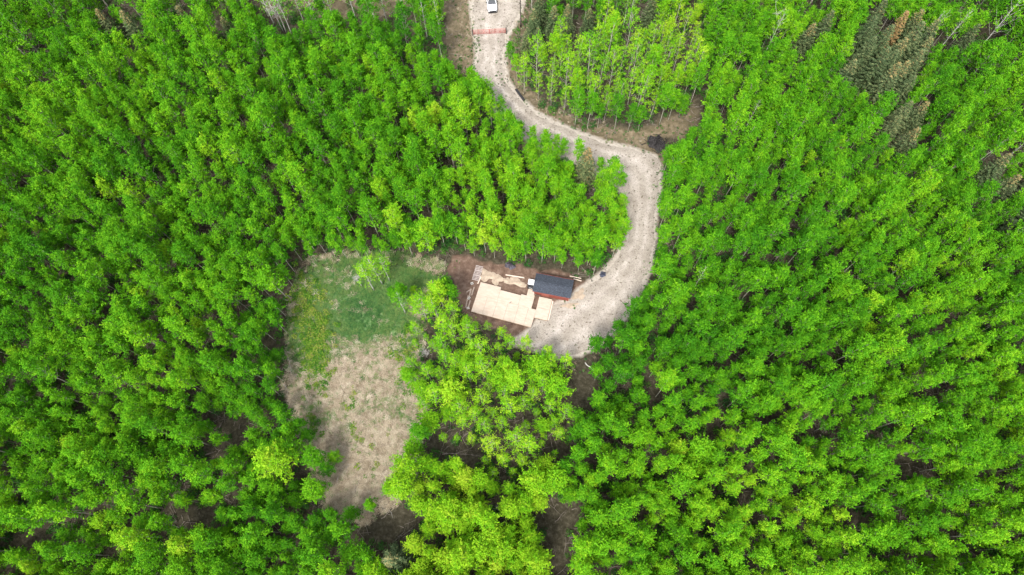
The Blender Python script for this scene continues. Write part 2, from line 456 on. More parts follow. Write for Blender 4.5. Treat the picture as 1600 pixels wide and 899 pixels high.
def build_road():
    A = np.array([P(*a)[:2] for a, b in ROAD]); B = np.array([P(*b)[:2] for a, b in ROAD])
    def resample(C, n):
        t = np.linspace(0, len(C) - 1, n)
        i = np.clip(t.astype(int), 0, len(C) - 2); f = (t - i)[:, None]
        p0, p1, p2, p3 = C[np.maximum(i - 1, 0)], C[i], C[i + 1], C[np.minimum(i + 2, len(C) - 1)]
        return .5 * (2 * p1 + (p2 - p0) * f + (2 * p0 - 5 * p1 + 4 * p2 - p3) * f ** 2 + (-p0 + 3 * p1 - 3 * p2 + p3) * f ** 3)
    n = 360
    A, B = resample(A, n), resample(B, n)
    d = B - A
    wd = np.linalg.norm(d, axis=1)[:, None]
    A = A - d / wd * ((fnoise(A[:, 0], A[:, 1], 1.6, 3) - .5) * 1.4)[:, None]
    B = B + d / wd * ((fnoise(B[:, 0], B[:, 1], 1.6, 4) - .5) * 1.4)[:, None]
    k = 25
    V, TR = [], []
    for i in range(n):
        for j in range(k):
            s = j / (k - 1)
            p = A[i] * (1 - s) + B[i] * s
            e = 1 - abs(2 * s - 1) ** 3
            rut = -.035 * (math.exp(-((s - .32) / .08) ** 2) + math.exp(-((s - .68) / .08) ** 2))
            zz = .008 + .10 * e + rut * e + (float(vnoise(p[0], p[1], .7, 6)) - .5) * .03 * e
            V.append((p[0], p[1], zz))
            TR.append(math.exp(-((s - .32) / .09) ** 2) + math.exp(-((s - .68) / .09) ** 2))
    idx = np.arange(n * k).reshape(n, k)
    f = np.stack([idx[:-1, :-1], idx[1:, :-1], idx[1:, 1:], idx[:-1, 1:]], -1).reshape(-1, 4)
    me = bpy.data.meshes.new('gravel_road')
    me.from_pydata(V, [], f.tolist())
    me.polygons.foreach_set('use_smooth', np.ones(len(f), bool))
    ta = me.attributes.new('track', 'FLOAT', 'POINT')
    ta.data.foreach_set('value', np.array(TR, np.float32))
    m, nt, b = mat('gravel')
    L = nt.links.new
    wt = N(nt, 'ShaderNodeAttribute', attribute_name='track')     # compacted, cleaner stone where wheels run
    wr_ = N(nt, 'ShaderNodeValToRGB')
    wr_.color_ramp.elements[0].color = (.84, .83, .80, 1); wr_.color_ramp.elements[1].color = (1.06, 1.06, 1.06, 1)
    L(wt.outputs['Fac'], wr_.inputs[0])
    x3 = N(nt, 'ShaderNodeMix', data_type='RGBA', blend_type='MULTIPLY'); x3.inputs[0].default_value = 1
    tc = N(nt, 'ShaderNodeTexCoord')
    n1 = N(nt, 'ShaderNodeTexNoise'); n1.inputs['Scale'].default_value = .35; n1.inputs['Detail'].default_value = 8; n1.inputs['Roughness'].default_value = .7
    n2 = N(nt, 'ShaderNodeTexNoise'); n2.inputs['Scale'].default_value = 7; n2.inputs['Detail'].default_value = 5
    n3 = N(nt, 'ShaderNodeTexNoise'); n3.inputs['Scale'].default_value = 2.6; n3.inputs['Detail'].default_value = 3; n3.inputs['Roughness'].default_value = .5
    for q in (n1, n2, n3): L(tc.outputs['Object'], q.inputs['Vector'])
    r1 = N(nt, 'ShaderNodeValToRGB'); r1.color_ramp.elements[0].position = .3; r1.color_ramp.elements[1].position = .62
    r1.color_ramp.elements[0].color = (.24, .207, .175, 1); r1.color_ramp.elements[1].color = (.385, .347, .31, 1)
    r2 = N(nt, 'ShaderNodeValToRGB'); r2.color_ramp.elements[0].position = .3; r2.color_ramp.elements[1].position = .55
    r2.color_ramp.elements[0].color = (.62, .60, .58, 1); r2.color_ramp.elements[1].color = (1, 1, 1, 1)
    r3 = N(nt, 'ShaderNodeValToRGB'); r3.color_ramp.elements[0].position = .30; r3.color_ramp.elements[1].position = .40
    r3.color_ramp.elements[0].color = (.40, .36, .30, 1); r3.color_ramp.elements[1].color = (1, 1, 1, 1)
    L(n1.outputs['Fac'], r1.inputs[0]); L(n2.outputs['Fac'], r2.inputs[0]); L(n3.outputs['Fac'], r3.inputs[0])
    x1 = N(nt, 'ShaderNodeMix', data_type='RGBA', blend_type='MULTIPLY'); x1.inputs[0].default_value = 1
    x2 = N(nt, 'ShaderNodeMix', data_type='RGBA', blend_type='MULTIPLY'); x2.inputs[0].default_value = 1
    L(r1.outputs[0], x1.inputs[6]); L(r2.outputs[0], x1.inputs[7]); L(x1.outputs[2], x2.inputs[6]); L(r3.outputs[0], x2.inputs[7])
    L(x2.outputs[2], x3.inputs[6]); L(wr_.outputs[0], x3.inputs[7]); L(x3.outputs[2], b.inputs['Base Color'])
    b.inputs['Roughness'].default_value = .95
    bp = N(nt, 'ShaderNodeBump'); bp.inputs['Strength'].default_value = .7; bp.inputs['Distance'].default_value = .04
    L(n2.outputs['Fac'], bp.inputs['Height']); L(bp.outputs[0], b.inputs['Normal'])
    me.materials.append(m)
    tag(link('gravel_road', me), kind='structure')
    return A, B
RA, RB = build_road()

# ------------------------------------------------------------------ vegetation prototypes
def unit(v):
    return v / (np.linalg.norm(v, axis=-1, keepdims=True) + 1e-9)

def leaves(mb, C, out, size, rnd, attr, upw=.5, jit=.95, aspect=.62):
    """diamond-shaped leaf sprays centred at C, roughly facing 'out' and the sky"""
    n = len(C)
    nrm = unit(unit(out) * (1 - upw) + np.array([0, 0, upw]) + rnd.normal(0, jit, (n, 3)) * .6)
    a = unit(np.cross(nrm, rnd.normal(0, 1, (n, 3))))
    b = np.cross(nrm, a)
    s = (size * rnd.uniform(.65, 1.35, n))[:, None]
    fold = nrm * s * .12
    V = np.stack([C + a * s * .5, C + b * s * .5 * aspect + fold, C - a * s * .5, C - b * s * .5 * aspect + fold], 1).reshape(-1, 3)
    F = np.arange(4 * n).reshape(n, 4)
    mb.add(V, F, 0, np.repeat(attr, 4))

def make_broadleaf(seed, h=11.0, cr=1.25, base=.46, nclump=26, nleaf=26, lsize=.24, crad=.42, trunk_r=.085, topw=.25, lean=.25, limbs=9, core=.16):
    """young aspen: thin bent trunk, up-swept limbs, leaf clumps at limb tips"""
    r = np.random.default_rng(seed)
    tk, cw = MB(), MB()
    nseg = 8
    zz = np.linspace(0, h * .93, nseg)
    bend = r.normal(0, lean, 2)
    px = bend[0] * (zz / h) ** 2 + r.normal(0, .03, nseg).cumsum() * .8
    py = bend[1] * (zz / h) ** 2 + r.normal(0, .03, nseg).cumsum() * .8
    px -= px[0]; py -= py[0]
    tr = np.stack([px, py, zz], 1)
    tk.tube(tr, trunk_r * (1 - .8 * (zz / h)) + .008, 6)
    at = lambda z: np.array([np.interp(z, zz, px), np.interp(z, zz, py), z])
    cl = []
    for i in range(nclump):
        u = (i + r.uniform(0, 1)) / nclump
        z = h * (base + (1 - base) * u ** .68)
        # crown radius profile: widest a third of the way up, rounded off at the top
        t = (z / h - base) / (1 - base)
        prof = min(1, .55 + 1.5 * t) * (1 - min(1, t) ** 2.6) ** .6 * (1 - topw * t) + .12
        ang = i * 2.39996 + r.uniform(-.5, .5)
        rad = cr * prof * r.uniform(.45, 1.12)
        c = at(min(z, h * .93)) + np.array([math.cos(ang) * rad, math.sin(ang) * rad, (z - min(z, h * .93))])
        cl.append((c, ang, rad))
    step = max(1, nclump // limbs)
    for i, (c, ang, rad) in enumerate(cl):
        if i % step == 0 or rad > cr * .75:
            z0 = max(h * base * .8, c[2] - rad * 1.1 - .3)
            s = at(z0); e = c
            mid = (s + e) / 2 + np.array([0, 0, -.12 * rad])
            tk.tube([s, mid, e], [.028, .02, .008], 4, cap=False)
    allC, allO, allA = [], [], []
    for c, ang, rad in cl:
        n = int(nleaf * r.uniform(.7, 1.3))
        rr = crad * r.uniform(.6, 1.4)
        d = unit(r.normal(0, 1, (n, 3)))
        d[:, 2] = np.abs(d[:, 2]) * .9 - .18
        q = d * (rr * r.uniform(.35, 1.0, (n, 1)) ** .6)
        q[:, 2] *= 1.1
        # a few leading shoots stick out of the clump, outward and up
        ns = n // 3
        oa = np.array([math.cos(ang), math.sin(ang), .9])
        for k_ in range(2):
            sd_ = unit(oa + r.normal(0, .55, 3))
            ii = np.arange(k_ * (ns // 2), (k_ + 1) * (ns // 2))
            if len(ii):
                q[ii] = sd_ * (np.linspace(.5, 1.75, len(ii)) * rr)[:, None] + r.normal(0, rr * .13, (len(ii), 3))
        allC.append(c + q)
        axis = c - np.array([at(min(c[2], h * .9))[0], at(min(c[2], h * .9))[1], c[2] - .5])
        allO.append(d + .6 * unit(axis))
        allA.append(np.clip(.5 + r.normal(0, .22) + r.normal(0, .16, n), 0, 1))
    ncore = int(nclump * nleaf * core)
    zc = h * r.uniform(base + .04, .88, ncore)
    ac = r.uniform(0, 6.28, ncore); rc = cr * .62 * np.sqrt(r.uniform(0, 1, ncore))
    cx_ = np.interp(zc, zz, px) + np.cos(ac) * rc; cy_ = np.interp(zc, zz, py) + np.sin(ac) * rc
    allC.append(np.stack([cx_, cy_, zc], 1)); allO.append(np.stack([np.cos(ac), np.sin(ac), 0 * ac + .6], 1)); allA.append(np.clip(r.normal(.5, .2, ncore), 0, 1))
    leaves(cw, np.concatenate(allC), np.concatenate(allO), lsize, r, np.concatenate(allA))
    return tk, cw

def make_spruce(seed, h=8.5, rb=1.7, coned=0.0, dead=False):
    r = np.random.default_rng(seed)
    tk, cw = MB(), MB()
    zz = np.linspace(0, h, 6)
    tk.tube(np.stack([zz * 0, zz * 0, zz], 1), .13 * (1 - zz / h) + .012, 6)
    C, A, B, T = [], [], [], []
    nl = int(h * 3.0)
    for i in range(nl):
        u = (i + r.uniform(0, .6)) / nl
        z = h * (.06 + .93 * u)
        R = rb * (1 - u) ** .85 * r.uniform(.85, 1.12) + .10
        nb = int(5 + 4 * (1 - u))
        a0 = r.uniform(0, 6.28)
        for k in range(nb):
            a = a0 + k * 6.283 / nb + r.normal(0, .12)
            Lb = R * r.uniform(.75, 1.12)
            d = np.array([math.cos(a), math.sin(a), 0.0])
            sd = np.array([-math.sin(a), math.cos(a), 0.0])
            droop = -.25 * (1 - u) + .35 * u
            ns = max(2, int(Lb / .22))
            for s in range(ns):
                t = (s + .8) / ns
                c = np.array([0, 0, z]) + d * Lb * t + np.array([0, 0, droop * Lb * t - .06 * t + .16 * Lb * t * t])
                for side in (-1, 1):
                    dirv = unit(d * .8 + sd * side * .75 + np.array([0, 0, r.normal(.05, .22)]))
                    C.append(c + dirv * .10); A.append(dirv)
                    B.append(unit(np.cross(dirv, np.array([r.normal(0, .5), r.normal(0, .5), 1]))))
                    cone = 1.0 if (u > .66 and r.random() < coned * (u - .4) * 1.9) else 0.0
                    T.append(((.88 if dead else .70) + r.uniform(-.1, .15)) if (cone or dead) else np.clip(.34 + r.normal(0, .13), 0, .62))
    C, A, B, T = map(np.array, (C, A, B, T))
    s = r.uniform(.8, 1.25, len(C))[:, None]
    V = np.stack([C - A * .16 * s, C + B * .075 * s, C + A * .22 * s, C - B * .075 * s], 1).reshape(-1, 3)
    cw.add(V, np.arange(len(V)).reshape(-1, 4), 0, np.repeat(T, 4))
    return tk, cw

def make_dead(seed, h=10.0, spread=1.6, trunk_r=.12):
    r = np.random.default_rng(seed)
    tk, br = MB(), MB()
    zz = np.linspace(0, h * .8, 7)
    p = np.stack([r.normal(0, .06, 7).cumsum(), r.normal(0, .06, 7).cumsum(), zz], 1); p[:, :2] -= p[0, :2]
    tk.tube(p, trunk_r * (1 - .75 * zz / h), 6)
    for i in range(22):
        z = h * r.uniform(.45, .8)
        s = np.array([np.interp(z, zz, p[:, 0]), np.interp(z, zz, p[:, 1]), z])
        a = r.uniform(0, 6.28); Lb = spread * r.uniform(.4, 1.1)
        d = np.array([math.cos(a), math.sin(a), r.uniform(.5, 1.2)])
        e = s + d * Lb
        m1 = s + d * Lb * .5 + r.normal(0, .1, 3)
        br.tube([s, m1, e], [.035, .025, .01], 4, cap=False)
        for q in range(5):
            s2 = m1 + (e - m1) * r.uniform(0, 1)
            e2 = s2 + unit(d + r.normal(0, .7, 3)) * r.uniform(.3, .8)
            br.tube([s2, e2], [.018, .008], 4, cap=False)
    return tk, br

def make_shrub(seed, h=.9, r0=.6, n=120, ls=.15):
    r = np.random.default_rng(seed)
    mb = MB()
    d = unit(r.normal(0, 1, (n, 3))); d[:, 2] = np.abs(d[:, 2])
    q = d * (r.uniform(.25, 1, (n, 1)) ** .5) * np.array([r0, r0, h])
    q[:, 2] += .05
    leaves(mb, q, d, ls, r, np.clip(.5 + r.normal(0, .25, n), 0, 1))
    for k in range(5):
        a = r.uniform(0, 6.28)
        e = np.array([math.cos(a) * r0 * .6, math.sin(a) * r0 * .6, h * .8])
        V = np.array([[-.01, 0, 0], [.01, 0, 0], e + [.004, 0, 0], e - [.004, 0, 0]])
        mb.add(V, [[0, 1, 2, 3]], 1, .5)
    return mb

def make_tuft(seed, h=.35, rad=.25, n=26, w=.02, lay=.6):
    r = np.random.default_rng(seed)
    mb = MB()
    for i in range(n):
        a = r.uniform(0, 6.28); a2 = r.uniform(0, 6.28); rr = rad * r.uniform(0, 1)
        b = np.array([math.cos(a2) * rr, math.sin(a2) * rr, 0])
        hh = h * r.uniform(.5, 1.2)
        d = np.array([math.cos(a), math.sin(a), 0])
        s = np.array([-math.sin(a), math.cos(a), 0]) * w * r.uniform(.7, 1.4)
        m_ = b + d * hh * lay * .45 + np.array([0, 0, hh * .75])
        e = b + d * hh * lay * 1.3 + np.array([0, 0, hh * .85])
        mb.add([b - s, b + s, m_ + s * .8, m_ - s * .8, e], [[0, 1, 2, 3]], 0, np.clip(.5 + r.normal(0, .28), 0, 1))
        mb.tri = getattr(mb, 'tri', []) + [(mb.n - 2, mb.n - 3, mb.n - 1, 0)]
    return mb

def make_sticks(seed):
    r = np.random.default_rng(seed)
    mb = MB()
    for i in range(7):
        a = r.uniform(0, 6.28); L_ = r.uniform(.4, 1.6)
        c = np.array([r.normal(0, .5), r.normal(0, .5), r.uniform(.03, .15)])
        d = np.array([math.cos(a), math.sin(a), r.normal(0, .08)]) * L_ / 2
        mb.tube([c - d, c + r.normal(0, .04, 3), c + d], [.025, .02, .008], 4, cap=False)
    return mb

# each kind: list of dicts with height, crown radius, meshes
def joined(tk, cw, name, bark, leaf):
    mb = MB()
    mb.merge(tk, 1)
    mb.tri = list((a, b, c, 1) for a, b, c, _ in getattr(tk, 'tri', []))
    mb.merge(cw, 0)
    return mb.mesh(name, [leaf, bark])

KIND = {}
def register(kind, specs, fn, bark, leaf, trunk_name='trunk', crown_name='crown'):
    out = []
    for i, (seed, kw, cr) in enumerate(specs):
        tk, cw = fn(seed, **kw)
        out.append(dict(h=kw['h'], cr=cr, tk=tk, cw=cw, bark=bark, leaf=leaf,
                        trunk=tk.mesh(kind + '_trunk', bark, smooth=True), crown=cw.mesh(kind + '_crown', leaf)))
    KIND[kind] = out

register('aspen', [(100 + i, dict(h=h, cr=c, nclump=n, crad=cd, base=bs, nleaf=56, lsize=.195, trunk_r=.07), c + .3) for i, (h, c, n, cd, bs) in enumerate([
    (9.2, 1.05, 34, .42, .44), (9.9, 1.15, 38, .44, .46), (8.6, 1.00, 30, .40, .42), (9.5, 1.30, 42, .46, .42),
    (10.3, 1.10, 38, .42, .48), (9.0, 1.20, 36, .44, .40), (7.8, .92, 28, .38, .38), (9.7, 1.05, 34, .44, .46)])],
    make_broadleaf, M['bark'], M['leaf'])
register('pale_aspen', [(200 + i, dict(h=h, cr=c, nclump=n, crad=.38, nleaf=28, lsize=.18, base=bs, limbs=14, core=.03), c + .25) for i, (h, c, n, bs) in enumerate([
    (9.5, 1.3, 34, .24), (10.2, 1.45, 38, .28), (8.6, 1.2, 30, .22), (9.8, 1.6, 40, .26)])],
    make_broadleaf, M['bark'], M['leaf'])
register('round_aspen', [(300 + i, dict(h=h, cr=c, nclump=n, crad=.52, nleaf=60, lsize=.20, base=.26, topw=.15, trunk_r=.10), c + .4) for i, (h, c, n) in enumerate([
    (8.2, 1.45, 44), (8.8, 1.6, 50), (7.2, 1.35, 40), (8.4, 1.75, 56)])],
    make_broadleaf, M['bark'], M['leaf'])
register('tall_aspen', [(400 + i, dict(h=h, cr=c, nclump=n, crad=.62, nleaf=60, lsize=.25, base=.34, topw=.2, trunk_r=.15), c + .5) for i, (h, c, n) in enumerate([
    (12.5, 2.1, 52), (13.5, 2.3, 60), (12.0, 1.9, 46)])],
    make_broadleaf, M['bark'], M['leaf'])
register('birch', [(500 + i, dict(h=h, cr=c, nclump=n, crad=.52, nleaf=22, lsize=.23, base=.36, trunk_r=.11, limbs=18), c + .4) for i, (h, c, n) in enumerate([
    (12.5, 1.6, 30), (11.5, 1.4, 26), (13.5, 2.0, 38)])],
    make_broadleaf, M['birch_bark'], M['leaf'])
register('spruce', [(600 + i, dict(h=h, rb=rb, coned=cn), rb) for i, (h, rb, cn) in enumerate([
    (9.8, 2.3, .5), (10.4, 2.4, .15), (9.2, 2.2, .7), (9.6, 2.3, .03)])] + [(610, dict(h=9.6, rb=1.6, dead=True), 1.6)],
    make_spruce, M['spruce_bark'], M['needle'])
register('dead_tree', [(700, dict(h=10.0), 1.2), (701, dict(h=9.0, spread=1.3), 1.2), (702, dict(h=11, spread=2.0), 1.4)], make_dead, M['dead_bark'], M['dead_bark'])

# ------------------------------------------------------------------ things in the yard
def rz2(a):
    c, s = math.cos(a), math.sin(a)
    return np.array([[c, -s, 0], [s, c, 0], [0, 0, 1.0]])

def part(name, mb, m, parent, smooth=False):
    return link(name, mb.mesh(name, m, smooth=smooth), parent)

def build_deck():
    ang = math.radians(-18.7)
    zt = .45
    o = P(736, 487, zt)
    root = empty('plywood_deck', (o[0], o[1], 0), ang)
    tag(root, 'pale plywood deck platform on the ground beside the dark-roofed shed', 'deck')
    def sheet(x0, x1, y0, y1, dz=0.0):
        mb = MB()
        g = .011
        t = .02
        mb.box(((x0 + x1) / 2, (y0 + y1) / 2, zt - t / 2 + dz), (x1 - x0 - 2 * g, y1 - y0 - 2 * g, t), rot=rz2(random.uniform(-.004, .004)))
        part('plywood_sheet', mb, M['plywood'], root)
    xs = [0, 1.72, 3.36, 5.02, 6.66, 8.2, 9.38]
    for i in range(6):
        sheet(xs[i], xs[i + 1], 0, 2.9, random.uniform(-.006, .006))
    for a, b, top in ((0, 3.3, 5.0), (3.3, 6.55, 4.55)):
        sheet(a, b, 2.9, top, random.uniform(-.006, .006))
    sheet(6.55, 8.62, 2.9, 4.75, .004)
    sheet(7.35, 8.55, 4.75, 6.3, -.004)
    # rim joists, inner joists and posts
    def beam(x0, y0, x1, y1):
        mb = MB()
        L_ = math.hypot(x1 - x0, y1 - y0)
        mb.box(((x0 + x1) / 2, (y0 + y1) / 2, zt - .12), (L_, .05, .19), rot=rz2(math.atan2(y1 - y0, x1 - x0)))
        part('joist', mb, M['rim'], root)
    beam(.0, .035, 9.36, .035); beam(.035, .07, .035, 4.95); beam(9.33, .07, 9.33, 2.85); beam(.07, 4.95, 3.28, 4.95)
    beam(3.32, 4.5, 6.55, 4.5); beam(8.56, 2.95, 8.56, 6.2); beam(7.4, 6.25, 8.5, 6.25); beam(.07, 2.9, 9.3, 2.9)
    for x in (.2, 3.1, 6.2, 9.2):
        for y in (.2, 2.8):
            mb = MB(); mb.box((x, y, .12), (.14, .14, .24)); part('post', mb, M['post'], root)
    # lower landing to the right
    zl = .38
    l = empty('plywood_landing', (0, 0, 0), 0)
    a0 = P(834.5, 496.5, zl)
    l.location = (a0[0], a0[1], 0)
    l.rotation_euler = (0, 0, math.radians(-16.5))
    tag(l, 'small plywood landing between the big deck and the shed front', 'deck')
    for y0, y1 in ((0, 1.72), (1.72, 3.48)):
        mb = MB(); mb.box((1.02, (y0 + y1) / 2, zl - .01), (2.0, y1 - y0 - .03, .02)); part('plywood_sheet', mb, M['plywood'], l)
    for (x0, y0, x1, y1) in ((.03, .03, 2.0, .03), (.03, .06, .03, 3.44), (2.0, .06, 2.0, 3.44), (.06, 3.44, 1.97, 3.44)):
        mb = MB(); L_ = math.hypot(x1 - x0, y1 - y0)
        mb.box(((x0 + x1) / 2, (y0 + y1) / 2, zl - .11), (L_, .05, .17), rot=rz2(math.atan2(y1 - y0, x1 - x0)))
        part('joist', mb, M['rim'], l)
    mb = MB(); mb.box((2.16, 1.75, .18), (.16, 3.2, .05)); part('side_board', mb, M['lumber_pale'], l)
    for x in (.15, 1.9):
        for y in (.2, 3.2):
            mb = MB(); mb.box((x, y, .1), (.14, .14, .2)); part('post', mb, M['post'], l)
build_deck()

def build_shed():
    a = P(834.5, 460.5); b = P(888.4, 470.9)
    ang = math.atan2(b[1] - a[1], b[0] - a[0])
    Lx = float(np.linalg.norm(b - a)); Ly = 2.45; he, hr = 2.0, 2.42
    root = empty('garden_shed', (a[0], a[1], 0), ang)
    tag(root, 'red-brown wooden shed with dark blue-grey shingle roof beside the deck', 'shed')
    red = noise_mat('red_siding', (.17, .040, .030), (.27, .075, .055), 2.5, .8, stretch=(6, 1, .6))
    red2 = noise_mat('red_door', (.24, .075, .055), (.34, .12, .09), 2.5, .8, stretch=(5, 1, .6))
    m, nt, bs = mat('roof_shingles')
    L = nt.links.new
    tc = N(nt, 'ShaderNodeTexCoord')
    br = N(nt, 'ShaderNodeTexBrick')
    br.inputs['Scale'].default_value = 3.2
    br.inputs['Color1'].default_value = (.018, .023, .034, 1); br.inputs['Color2'].default_value = (.048, .057, .076, 1); br.inputs['Mortar'].default_value = (.02, .025, .035, 1)
    br.inputs['Mortar Size'].default_value = .015
    nz = N(nt, 'ShaderNodeTexNoise'); nz.inputs['Scale'].default_value = 9; nz.inputs['Detail'].default_value = 8
    mx = N(nt, 'ShaderNodeMix', data_type='RGBA', blend_type='OVERLAY'); mx.inputs[0].default_value = .7
    L(tc.outputs['Object'], br.inputs['Vector']); L(tc.outputs['Object'], nz.inputs['Vector'])
    L(br.outputs[0], mx.inputs[6]); L(nz.outputs['Fac'], mx.inputs[7]); L(mx.outputs[2], bs.inputs['Base Color'])
    bs.inputs['Roughness'].default_value = .9
    bp = N(nt, 'ShaderNodeBump'); bp.inputs['Strength'].default_value = .5; bp.inputs['Distance'].default_value = .02
    L(br.outputs['Fac'], bp.inputs['Height']); L(bp.outputs[0], bs.inputs['Normal'])
    # long walls of upright boards, one board each
    nb = 14
    bw = Lx / nb
    for y, nm in ((0, 'front_wall'), (Ly, 'rear_wall')):
        mb = MB(); mb.box((Lx / 2, y + (.03 if y == 0 else -.03), he / 2 + .05), (Lx - .02, .04, he - .06))
        w = part(nm, mb, red, root)
        if y == 0:
            for i in range(nb):
                if 3 <= i <= 5:
                    continue
                mb = MB(); mb.box((bw * (i + .5), -.012, he / 2 + .04), (bw - .025, .028, he - .08)); part('board', mb, red, w)
    for x in (.0, Lx):
        mb = MB()
        xx = x + (.02 if x == 0 else -.02)
        for s in (-.02, .02):
            mb.add([[xx + s, .06, .06], [xx + s, Ly - .06, .06], [xx + s, Ly - .06, he], [xx + s, Ly / 2, hr - .03], [xx + s, .06, he]], np.zeros((0, 4), int))
        n0 = 0
        me_f = [[0, 1, 2, 4], [5, 9, 7, 6], [0, 5, 6, 1], [1, 6, 7, 2], [4, 9, 5, 0]]
        mb.f.append(np.array(me_f)); mb.m.append(np.zeros(5, int)); 
        mb.tri = [(2, 3, 4, 0), (9, 8, 7, 0)]
        w = part('end_wall', mb, red, root)
        mb = MB(); mb.box((x + (-.03 if x == 0 else .03), .02, he / 2 + .03), (.07, .09, he - .04)); part('corner_trim', mb, M['lumber_pale'], w)
        mb = MB(); mb.box((x + (-.03 if x == 0 else .03), Ly - .02, he / 2 + .03), (.07, .09, he - .04)); part('corner_trim', mb, M['lumber_pale'], w)
    mb = MB(); mb.box((bw * 4.5, -.02, .98), (bw * 3 - .03, .045, 1.85)); d = part('door', mb, red2, root)
    mb = MB(); mb.box((bw * 5.7, -.07, 1.0), (.03, .06, .16)); part('handle', mb, M['black_plastic'], d)
    for zz in (.5, 1.5):
        mb = MB(); mb.box((bw * 4.5, -.05, zz), (bw * 3 - .12, .02, .10)); part('brace', mb, red, d)
    for px, tx in ((.10, 0), (.55, 0), (1.0, 0)):
        mb = MB(); mb.box((px, -.32, .45), (.05, .05, .9)); part('porch_post', mb, M['post'], root)
    mb = MB(); mb.box((.55, -.32, .92), (1.05, .07, .05)); part('porch_rail', mb, M['post'], root)
    # roof: two slabs and a ridge cap
    ov, oy, t = .22, .30, .07
    for s in (0, 1):
        y0, y1 = (-oy, Ly / 2) if s == 0 else (Ly + oy, Ly / 2)
        sl = (hr - he) / (Ly / 2)
        z0 = he - sl * oy + .03
        z1 = hr + .03
        v = [[-ov, y0, z0], [Lx + ov, y0, z0], [Lx + ov, y1, z1], [-ov, y1, z1]]
        v += [[p[0], p[1], p[2] + t] for p in v]
        f = [[0, 3, 2, 1], [4, 5, 6, 7], [0, 1, 5, 4], [1, 2, 6, 5], [2, 3, 7, 6], [3, 0, 4, 7]]
        mb = MB(); mb.add(v, f); r_ = part('roof_slope', mb, m, root)
        mb = MB(); mb.box((Lx / 2, y0 + (-.02 if s == 0 else .02), z0 + .01), (Lx + 2 * ov, .035, .11)); part('eave_board', mb, red, r_)
    mb = MB()
    for k in range(17):
        x0 = -ov + k * (Lx + 2 * ov) / 17
        mb.box((x0 + .17, Ly / 2, hr + .115 + .004 * (k % 2)), ((Lx + 2 * ov) / 17 - .02, .26, .03))
    part('ridge_cap', mb, m, root)
build_shed()

def bevel_box_obj(name, size, loc, m, parent, bev=.04):
    mb = MB(); mb.box((0, 0, 0), size)
    o = part(name, mb, m, parent)
    o.location = loc
    md = o.modifiers.new('bevel', 'BEVEL'); md.width = bev; md.segments = 2
    return o

def build_box():
    p = P(830, 447.5, .45)
    r = empty('utility_box', (p[0], p[1], .45), math.radians(-15))
    tag(r, 'white-topped black utility box against the left end of the shed', 'box')
    bevel_box_obj('body', (1.0, 1.25, .7), (0, .1, .40), M['black_plastic'], r, .05)
    bevel_box_obj('lid', (1.04, .85, .22), (0, .32, .86), M['white_metal'], r, .05)
    mb = MB(); mb.tube([[-.25, -.51, .6], [-.25, -.57, .6], [.25, -.57, .6], [.25, -.51, .6]], .018, 6); part('handle', mb, M['white_metal'], r)
    for x in (-.4, .4):
        for y in (-.4, .55):
            mb = MB(); mb.box((x, y, .02), (.1, .1, .06)); part('foot', mb, M['black_plastic'], r)
build_box()

def sand_patch(c, rx, ry, rot, seed):
    p = P(*c)
    r = np.random.default_rng(seed)
    n = 26
    mb = MB()
    V = [[0, 0, .10]]
    k = 4
    lob = [1 + .25 * math.sin(3 * a + seed) + .16 * math.sin(5 * a + seed * 2) + r.normal(0, .05) for a in np.linspace(0, 6.283, n, endpoint=False)]
    for j in range(1, k + 1):
        s = j / k
        for i in range(n):
            a = i * 6.283 / n
            V.append([math.cos(a) * rx * lob[i] * s, math.sin(a) * ry * lob[i] * s, .095 * (1 - s ** 2) + .005 + r.normal(0, .006) * (s < 1)])
    F = [[1 + j * n + i, 1 + (j + 1) * n + i, 1 + (j + 1) * n + (i + 1) % n, 1 + j * n + (i + 1) % n] for j in range(k - 1) for i in range(n)]
    mb.add(V, F)
    mb.tri = [(0, 1 + i, 1 + (i + 1) % n, 0) for i in range(n)]
    o = link('sand_patch', mb.mesh('sand_patch', M['sand'], smooth=True), loc=(p[0], p[1], .03))
    o.rotation_euler = (0, 0, rot)
    tag(o, kind='structure')
sand_patch((760, 431), 1.1, .95, -.4, 1)
sand_patch((776, 436), .85, 1.0, .2, 2)
sand_patch((805, 441), 1.75, .62, -.32, 3)
sand_patch((791, 438), .55, .4, -.3, 4)
sand_patch((906, 462), 1.0, .9, .3, 5)
sand_patch((893, 478), 1.6, .5, .1, 6)

def plank(a, b, w, t, m, label, z=.06, tilt=0.0, name='plank', group=None):
    A, B = P(*a), P(*b)
    L_ = float(np.hypot(*(B - A)[:2])); ang = math.atan2(B[1] - A[1], B[0] - A[0])
    mb = MB(); mb.box((0, 0, 0), (L_, w, t))
    o = link(name, mb.mesh(name, m))
    o.location = ((A[0] + B[0]) / 2, (A[1] + B[1]) / 2, z)
    o.rotation_euler = (random.uniform(-.05, .05), tilt, ang)
    md = o.modifiers.new('bevel', 'BEVEL'); md.width = .008; md.segments = 1
    tag(o, label, 'plank', group)
G_PL = 'planks lying around the deck'
plank((790, 430), (819, 434.5), .16, .06, M['lumber_pale'], 'long pale plank on bare soil above the deck, nearest the trees', .09, group=G_PL)
plank((800, 432.5), (820, 435.6), .10, .05, M['lumber'], 'darker plank lying beside the long pale plank above the deck', .08, group=G_PL)
plank((890, 431.8), (908, 435.6), .12, .05, M['lumber_pale'], 'upper pale pole lying behind the right end of the shed', .08, group=G_PL)
plank((896, 436), (908.5, 439.6), .14, .05, M['lumber_pale'], 'lower pale pole lying right of the shed roof', .08, group=G_PL)
plank((746.5, 444), (751.5, 433), .16, .05, M['lumber_pale'], 'short pale board at the deck top left corner, pointing to the forest', .10, group=G_PL)
